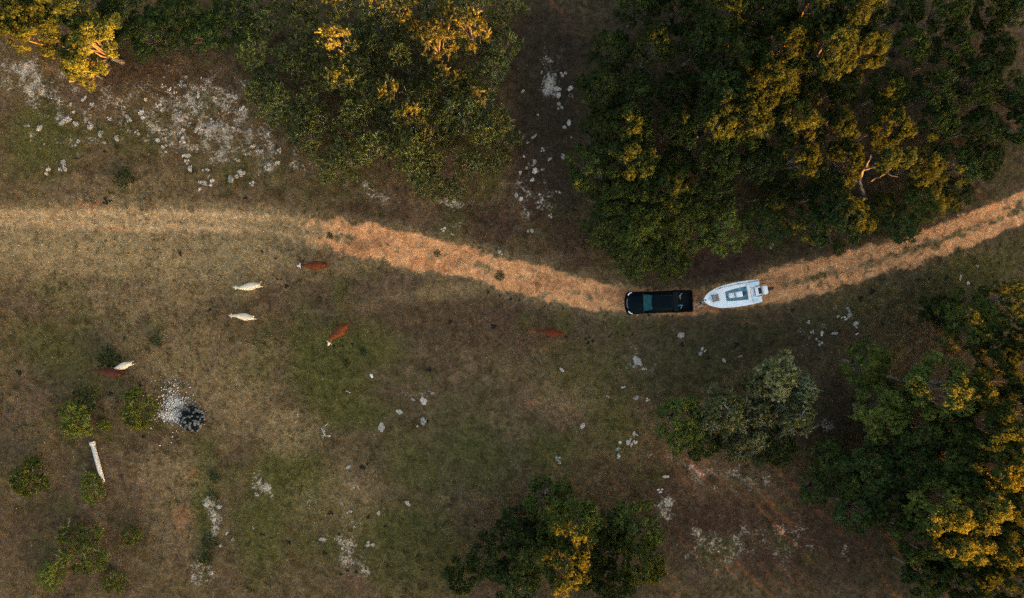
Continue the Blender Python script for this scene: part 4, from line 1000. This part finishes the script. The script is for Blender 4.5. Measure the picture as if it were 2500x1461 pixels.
def lichen_mesh(seed):
    r = np.random.RandomState(seed); C = []
    for k in range(r.randint(3, 8)):
        c = r.normal(0, .11, 2); n = r.randint(50, 130); rad = r.uniform(.07, .17)
        a = r.uniform(0, 6.28, n); q = rad * np.sqrt(r.uniform(0, 1, n)) * r.uniform(.7, 1.25, n)
        z = .02 + .09 * np.sqrt(np.clip(1 - (q / rad / 1.2) ** 2, 0, 1)) * r.uniform(.5, 1.1, n)
        C.append(np.stack([c[0] + q * np.cos(a), c[1] + q * np.sin(a), z], -1))
    C = np.concatenate(C)
    return quads_mesh('lichen_clump', leaf_cards(r, C, np.tile([0, 0, 1.0], (len(C), 1)), .085, .06, 1.0), 4)
lich = [lichen_mesh(100 + i) for i in range(12)]
for m in lich: m.materials.append(LICH)
crnd = random.Random(12)
def nth(k):
    return '%d%s' % (k, 'th' if 10 <= k % 100 <= 20 else {1: 'st', 2: 'nd', 3: 'rd'}.get(k % 10, 'th'))
def clumps(name_area, label, pts, rng):
    for k, (x, y) in enumerate(sorted(pts)):
        o = link('lichen_clump', lich[crnd.randrange(12)])
        s = crnd.uniform(*rng) * crnd.choice((.7, .9, 1.0, 1.15, 1.4)); p = P(x, y); o.location = (p.x, p.y, float(ground_z(np.array([p.x]), np.array([p.y]))[0]) - .01)
        o.rotation_euler = (0, 0, crnd.uniform(0, 6.28)); o.scale = (s * crnd.uniform(.8, 1.3), s * crnd.uniform(.8, 1.2), s)
        tag(o, label + ', %s from left' % nth(k + 1), 'lichen', name_area)
A = [(1305, 510), (1215, 545), (1255, 575), (1365, 590), (1445, 575), (1570, 615), (1680, 590), (1728, 620), (1395, 680), (1790, 695), (1735, 730), (1120, 680), (1150, 715), (1030, 620), (1000, 740), (1285, 740), (1375, 810), (1545, 800), (1575, 850), (1430, 870), (1300, 890), (1125, 960), (1165, 1000), (1190, 1045), (1230, 985), (1310, 960), (1390, 1030), (1345, 1075), (1355, 1130), (1835, 970), (1875, 990), (1850, 900), (1770, 870), (1950, 1040), (2080, 1030), (2010, 905), (1750, 1110), (1690, 1000), (1630, 1060), (1380, 1180), (560, 795), (465, 820), (580, 850), (180, 855), (85, 840), (365, 810), (340, 755), (440, 660), (610, 675), (550, 615), (540, 730), (455, 735), (740, 780), (700, 960), (800, 940), (670, 905), (105, 515), (1160, 525), (1350, 455), (1465, 460), (1170, 455), (900, 790), (880, 760), (960, 880), (465, 995), (500, 955), (225, 980)]
for lo, hi, w in ((0, 640, 'top'), (640, 860, 'middle'), (860, 2000, 'lower')):
    clumps('lichen clumps on the upper left slope', 'pale lichen clump in the %s band of the upper left slope' % w, [(40 + x / 3.247, 50 + y / 3.247) for x, y in A if lo <= y < hi], (.55, 1.0))
A = [(1510, 1190), (1525, 1240), (1460, 1280), (1465, 1340), (1555, 1280), (1700, 1270), (1860, 1295), (1775, 1215), (2070, 1130), (1985, 1165), (345, 1185), (385, 1180), (255, 1190)]
clumps('lichen clumps just above the track', 'pale lichen clump on dry grass just above the left track', [(40 + x / 3.247, 50 + y / 3.247) for x, y in A], (.75, 1.15))
A = [(270, 415), (380, 435), (435, 435), (120, 560), (300, 560), (390, 540), (400, 600), (480, 540), (405, 695), (235, 750), (455, 850), (490, 820), (500, 925), (95, 890), (220, 915), (160, 970), (270, 1035), (125, 1075), (215, 1115), (330, 1105), (435, 1080), (140, 1170), (205, 1150), (90, 1215), (210, 1205), (185, 1260), (275, 1190), (125, 1340), (160, 1380), (245, 1385), (270, 1430), (100, 1410), (405, 1365)]
clumps('lichen clumps in the dark alley', 'pale lichen clump in the dark alley beside the thicket', [(1240 + x / 3.247, 50 + y / 3.247) for x, y in A] + [(1297, 565), (1290, 520), (1318, 505), (1345, 525), (1104, 573), (1080, 560), (1220, 617), (1262, 478)], (.5, .9))
A = [(1028, 1028), (1019, 1043), (930, 1045), (1485, 970), (1424, 1042), (1583, 976), (1547, 1060), (1540, 1073), (1556, 1062), (1551, 1076), (1535, 1082), (1515, 1083), (1511, 1095), (1541, 1090), (1510, 1117), (1363, 1122), (1364, 1129), (1626, 1163), (1614, 1196), (1555, 884), (1548, 896), (1566, 893), (1525, 945), (1551, 973), (1371, 903), (1552, 853), (1662, 822), (1718, 857), (1806, 871), (1765, 880), (1035, 978), (1010, 975), (976, 1007), (1652, 1110)]
clumps('lichen clumps on the lower meadow', 'pale lichen clump on the lower middle of the meadow', A, (.6, 1.05))
A = [(640, 1168), (632, 1178), (650, 1190), (848, 1140), (755, 1222), (834, 1230), (855, 1250), (928, 1252), (995, 1228), (784, 1316), (788, 1318), (508, 1230), (522, 1256), (518, 1285), (535, 1240), (540, 1332), (552, 1305), (520, 1268), (865, 1287), (838, 1338), (630, 1205), (900, 1330), (570, 1318), (1155, 1340), (618, 1290)]
clumps('lichen clumps at the lower left', 'pale lichen clump on mixed green grass at the lower left', A, (.45, .85))
A = [(2070, 757), (2046, 773), (2075, 770), (2055, 775), (2063, 780), (2088, 788), (2090, 800), (2092, 815), (1972, 788), (1985, 813), (1992, 830), (2000, 836), (2037, 815), (2345, 678), (2362, 690), (2387, 650), (2430, 700), (1885, 600), (2007, 815)]
clumps('lichen clumps right of the greyish trees', 'small pale lichen clump on dark ground right of the boat', A, (.4, .75))

DUNG = mat('dark_dung', (.012, .010, .008), .9, .15, .2, 10, bump=.4)
dung = [lump(200 + i, .25, .06, 5, sub=1, spread=.7) for i in range(4)]
for m in dung: m.materials.append(DUNG)
DL = [(256, 492, 11), (270, 492, 6), (600, 487, 9), (443, 619, 9), (513, 759, 8), (700, 699, 9), (673, 632, 5), (668, 671, 4), (677, 681, 5), (686, 682, 4), (304, 825, 7), (640, 614, 5), (1102, 788, 10), (1205, 796, 10), (1049, 903, 9), (815, 845, 5), (838, 846, 5), (860, 842, 6), (1430, 828, 5), (1436, 837, 6), (1448, 833, 6), (1440, 825, 4), (1382, 822, 5), (1488, 823, 5), (1493, 817, 4), (1520, 818, 5), (1543, 818, 4), (1192, 715, 4), (1220, 723, 5), (1247, 730, 5), (1268, 735, 5), (1330, 750, 4), (1375, 755, 4), (882, 1138, 8), (889, 1143, 6), (897, 1134, 4), (1799, 841, 9), (1665, 842, 9), (1730, 877, 8), (2102, 728, 10), (2131, 711, 9), (2155, 790, 8), (1935, 757, 8), (2218, 791, 6), (2180, 786, 5), (638, 1305, 5), (645, 1305, 4), (707, 1324, 6), (700, 1320, 4), (792, 1350, 9), (828, 1305, 5), (850, 1395, 7), (870, 1396, 7), (893, 1390, 5), (833, 1403, 5), (942, 1287, 7), (900, 1262, 7), (808, 1252, 9), (48, 910, 9), (257, 370, 6), (271, 960, 8), (342, 943, 9), (1975, 600, 9), (1045, 1029, 5), (350, 1066, 6), (2270, 680, 7), (2310, 680, 8)]
DN = {}
for (x, y, r) in sorted(DL):
    o = link('cow_dung', dung[crnd.randrange(4)]); p = P(x, y); s = r / PXM / .25 * .95
    o.location = (p.x, p.y, float(ground_z(np.array([p.x]), np.array([p.y]))[0]) + .01); o.rotation_euler = (0, 0, crnd.uniform(0, 6.28)); o.scale = (s * crnd.uniform(.8, 1.2), s * .85, 1)
    where = 'on dry grass left of the cattle' if x < 560 and y < 1100 else 'near the cattle' if x < 900 and y < 900 else 'below the truck and the track' if x < 1700 and y < 1000 else 'at the lower left of the meadow' if x < 1000 else 'on dark ground right of the boat'
    DN[where] = DN.get(where, 0) + 1
    tag(o, 'dark cow dung pat %s, %s from left' % (where, nth(DN[where])), 'dung', 'cow dung ' + where)

# rubble heap with grey stones, white gravel beside it
hp = P(470, 1023)
heap = empty('rubble_heap', (hp.x, hp.y, 0)); tag(heap, 'dark heap of rubble and grey stones beside white gravel', 'heap')
hm = lump(301, 1.08, .36, 95, sub=2, spread=.88, part=(.10, .30)); hm.materials.append(mat('charred_soil', (.012, .016, .019), .95, .1, .3, 8, bump=.8)); link('mound', hm, None, heap)
STONE = mat('grey_stone', (.15, .15, .14), .9, .2, .35, 8, bump=.5); stone = [lump(310 + i, .13, .11, 1, sub=2) for i in range(4)]
for m in stone: m.materials.append(STONE)
srn = random.Random(4)
for i in range(84):
    a = srn.uniform(0, 6.28); q = 1.12 * math.sqrt(srn.random())
    o = link('stone', stone[srn.randrange(4)], None, heap)
    o.location = (q * math.cos(a) + .12, q * math.sin(a) * 1.05 - .05, .36 * (1 - (q / 1.3) ** 2) + .08); s = srn.uniform(.35, 1.15)
    o.scale = (s, s * srn.uniform(.7, 1.1), s); o.rotation_euler = (srn.uniform(-.4, .4), srn.uniform(-.4, .4), srn.uniform(0, 6.28))
gr = np.random.RandomState(8); gm = bmesh.new()
cen = [(422, 1016, 30, 13, 700), (432, 984, 22, 14, 330), (412, 990, 14, 14, 120), (420, 955, 24, 26, 130), (425, 1000, 46, 56, 260)]
for (cx, cy, rx, ry, n) in cen:
    for i in range(n):
        x = cx + gr.normal(0, rx * .55); y = cy + gr.normal(0, ry * .55); p = P(x, y); s = float(np.clip(gr.lognormal(-3.55, .35), .012, .07))
        M = Matrix.Translation((p.x, p.y, .02 + float(gr.uniform(0, .04)))) @ Matrix.Rotation(gr.uniform(0, 6.28), 4, 'Z') @ Matrix.Rotation(gr.uniform(0, 1), 4, 'X') @ Matrix.Diagonal((s, s * gr.uniform(.6, 1), s * .7, 1))
        vv = [gm.verts.new(M @ Vector(c)) for c in ((-1, -1, -1), (1, -.8, -1), (.9, 1, -1), (-1, .8, -1), (-.6, -.7, 1), (.7, -.6, 1), (.6, .6, 1), (-.7, .7, 1))]
        for f in ((4, 5, 6, 7), (0, 1, 5, 4), (1, 2, 6, 5), (2, 3, 7, 6), (3, 0, 4, 7)): gm.faces.new([vv[j] for j in f])
gme = bpy.data.meshes.new('white_gravel'); gm.to_mesh(gme); gm.free()
tag(link('white_gravel', gme, mat('white_stone_chips', (.60, .58, .55), .85, .2, .2, 20)), 'white stone chips spilled on the grass beside the dark heap', 'gravel', kind='stuff')
# scattered white pebbles on the meadow (too small to count)
gm = bmesh.new()
for i in range(1500):
    x = gr.uniform(40, 1700); y = gr.uniform(560, 1410); p = P(x, y); s = gr.uniform(.012, .035)
    z = float(ground_z(np.array([p.x]), np.array([p.y]))[0])
    M = Matrix.Translation((p.x, p.y, z + .015)) @ Matrix.Rotation(gr.uniform(0, 6.28), 4, 'Z') @ Matrix.Diagonal((s, s * gr.uniform(.5, 1), s * .6, 1))
    vv = [gm.verts.new(M @ Vector(c)) for c in ((-1, -1, -1), (1, -.8, -1), (.9, 1, -1), (-1, .8, -1), (-.6, -.7, 1), (.7, -.6, 1), (.6, .6, 1), (-.7, .7, 1))]
    for f in ((4, 5, 6, 7), (0, 1, 5, 4), (1, 2, 6, 5), (2, 3, 7, 6), (3, 0, 4, 7)): gm.faces.new([vv[j] for j in f])
gme = bpy.data.meshes.new('scattered_pebbles'); gm.to_mesh(gme); gm.free()
tag(link('scattered_pebbles', gme, mat('pale_pebbles', (.42, .39, .34), .9, .2, .3, 3)), 'tiny pale pebbles and crumbs scattered across the meadow', 'pebbles', kind='stuff')

# old bones on the green patch
BONE = mat('bleached_bone', (.55, .53, .45), .8, .2, .15, 12)
bp = P(792, 1058)
sk = empty('animal_skeleton', (bp.x, bp.y, 0)); tag(sk, 'scattered bleached skeleton of an animal lying on green grass', 'skeleton')
MB().tube([(-.18, .55, .05), (-.22, .42, .07), (-.12, .25, .08), (-.05, .05, .08), (.02, -.12, .07), (.10, -.22, .06), (.32, -.24, .05)], [.03, .035, .035, .035, .035, .03, .025], 6).build('spine', BONE, sk, True)
for i in range(5):
    yy = .36 - i * .12
    MB().tube([(-.14 + i * .03, yy, .08), (-.02 + i * .03, yy + .05, .12), (.06 + i * .03, yy - .02, .04)], .014, 5).build('rib', BONE, sk, True)
for pts in ([(-.05, -.2, .04), (-.2, -.22, .03), (-.32, -.18, .03)], [(0, -.2, .04), (-.08, -.33, .03), (-.2, -.38, .03)], [(-.1, .62, .03), (.05, .55, .03), (.12, .46, .03)]):
    MB().tube(pts, [.025, .016, .025], 6).build('limb_bone', BONE, sk, True)
MB().tube([(.34, -.24, .06), (.44, -.26, .07), (.56, -.25, .04)], [.05, .08, .03], 8).build('skull', BONE, sk, True)
for (x, y, a, l, lb) in [(850, 957, -25, .42, 'loose bleached bone below the bare brown patch'), (727, 1014, -70, .28, 'upper of two loose bones left of the skeleton'), (724, 1030, -10, .24, 'lower of two loose bones left of the skeleton'), (798, 1037, 40, .30, 'loose bone just above the skeleton')]:
    p = P(x, y); o = link('loose_bone', MB().tube([(-l / 2, 0, .03), (-l * .35, 0, .035), (0, .02, .035), (l * .35, 0, .035), (l / 2, 0, .03)], [.045, .028, .02, .028, .045], 7).mesh('loose_bone', True), BONE)
    o.location = (p.x, p.y, 0.01); o.rotation_euler = (0, 0, R_(a)); tag(o, lb, 'bone', 'loose bones')
p = P(907, 918); o = link('white_stone', lump(350, .19, .10, 1, sub=2), mat('white_stone', (.72, .71, .68), .8, .2, .05)); o.location = (p.x, p.y, .03); o.rotation_euler = (0, 0, R_(-55)); o.scale = (1.15, .65, 1)
tag(o, 'single bright white stone beside the bare brown patch', 'stone')

# ---- bare pale limbs that show in the wood
BARK_LIMB = mat('weathered_limb_bark', (.14, .13, .118), .9, .05, .3, 7, bump=.5)
def limb_tree(name, label, runs, tufts, group, lift=1.25, thin=.8):
    root = empty(name, P(*runs[0][0][:2], 0)); tag(root, label, 'tree', group)
    b0 = root.location
    for i, (run) in enumerate(runs):
        pts = [P(x, y, z * lift) - b0 for x, y, z, r in run]; rr = [r * thin for *_, r in run]; q0 = pts[0]
        pts2 = []; rr2 = []; jr = random.Random(i * 7 + len(label))
        for a in range(len(pts) - 1):
            for f in (0, .33, .67):
                pts2.append(pts[a].lerp(pts[a + 1], f) + (Vector((jr.uniform(-1, 1), jr.uniform(-1, 1), 0)) * (.10 if f else 0))); rr2.append(rr[a] * (1 - f) + rr[a + 1] * f)
        pts = pts2 + [pts[-1]]; rr = rr2 + [rr[-1]]
        MB().tube(pts, rr, 7).build('trunk' if i == 0 else 'limb', BARK_LIMB, root, True)
    rs_ = np.random.RandomState(len(name) + len(tufts)); C = []; N = []
    for (x, y, z, r) in tufts:
        c = np.array(P(x, y, z * lift) - b0)
        for k in range(26):
            q = rs_.normal(0, 1, 3); q /= np.linalg.norm(q); s0 = c + q * r * rs_.uniform(.5, 1.0) * np.array([1, 1, .7])
            w = rs_.normal(0, .15 * r, (34, 3)); C.append(s0 + w); N.append(q + w)
    if C:
        C = np.concatenate(C); N = np.concatenate(N)
        m = quads_mesh('crown', leaf_cards(rs_, C, N, .16, .11), 4, {'tone': np.zeros(len(C) * 4)}); m.materials.append(LEAF['oak']); link('crown', m, None, root)
    return root
limb_tree('bare_limbed_oak', 'oak with bare pale grey limbs and golden tufts above the golden track oak', [
    [(2112, 486, 0, .20), (2106, 465, 1.6, .17), (2098, 443, 3.0, .16), (2104, 420, 4.0, .14), (2116, 406, 4.7, .10), (2126, 378, 5.6, .05)],
    [(2104, 420, 4.0, .13), (2128, 409, 4.9, .11), (2150, 414, 5.4, .09), (2170, 425, 5.7, .06), (2192, 432, 5.9, .03)],
    [(2118, 448, 3.2, .05), (2140, 434, 4.2, .07), (2160, 425, 5.0, .06), (2176, 412, 5.6, .05)],
    [(2098, 443, 3.0, .10), (2085, 440, 3.2, .07), (2062, 438, 3.6, .03)]], [(2168, 392, 6.6, .9), (2180, 375, 6.8, .7), (2155, 408, 6.2, .55), (2222, 380, 6.4, .65), (2214, 398, 6.0, .5)], 'trees with bare pale limbs')
limb_tree('bare_limbed_oak', 'oak with thin pale limbs between two crowns on the left side of the wood', [
    [(1478, 500, 0, .14), (1476, 470, 2.6, .12), (1470, 440, 3.8, .09), (1462, 415, 4.6, .05)],
    [(1490, 480, 2.0, .09), (1496, 450, 3.4, .08), (1494, 430, 4.2, .05), (1484, 420, 4.7, .03)], [(1476, 470, 2.6, .07), (1445, 462, 3.4, .05), (1412, 455, 4.0, .03)], [(1490, 485, 2.0, .06), (1475, 488, 3.0, .05), (1462, 498, 3.6, .03)], [(1470, 440, 3.8, .05), (1450, 432, 4.4, .03)], [(1496, 450, 3.4, .04), (1510, 440, 4.0, .02)], [(1470, 440, 3.8, .04), (1480, 425, 4.4, .02)]], [], 'trees with bare pale limbs', 1.0, .5)
limb_tree('bare_limbed_oak', 'small tree with crooked pale limbs left of the golden track oak', [
    [(1935, 500, 0, .10), (1945, 494, 1.6, .09), (1962, 492, 2.6, .07), (1980, 485, 3.3, .04)], [(1990, 470, 2.6, .04), (2008, 478, 3.0, .045), (2016, 495, 3.2, .03)], [(1857, 515, 1.0, .04), (1868, 503, 1.8, .06), (1885, 495, 2.4, .05)], [(1826, 488, 2.0, .03), (1838, 492, 2.2, .035), (1852, 487, 2.4, .025)]], [(1985, 470, 3.4, .9), (1896, 490, 2.8, .8), (1950, 478, 3.2, .5)], 'trees with bare pale limbs')
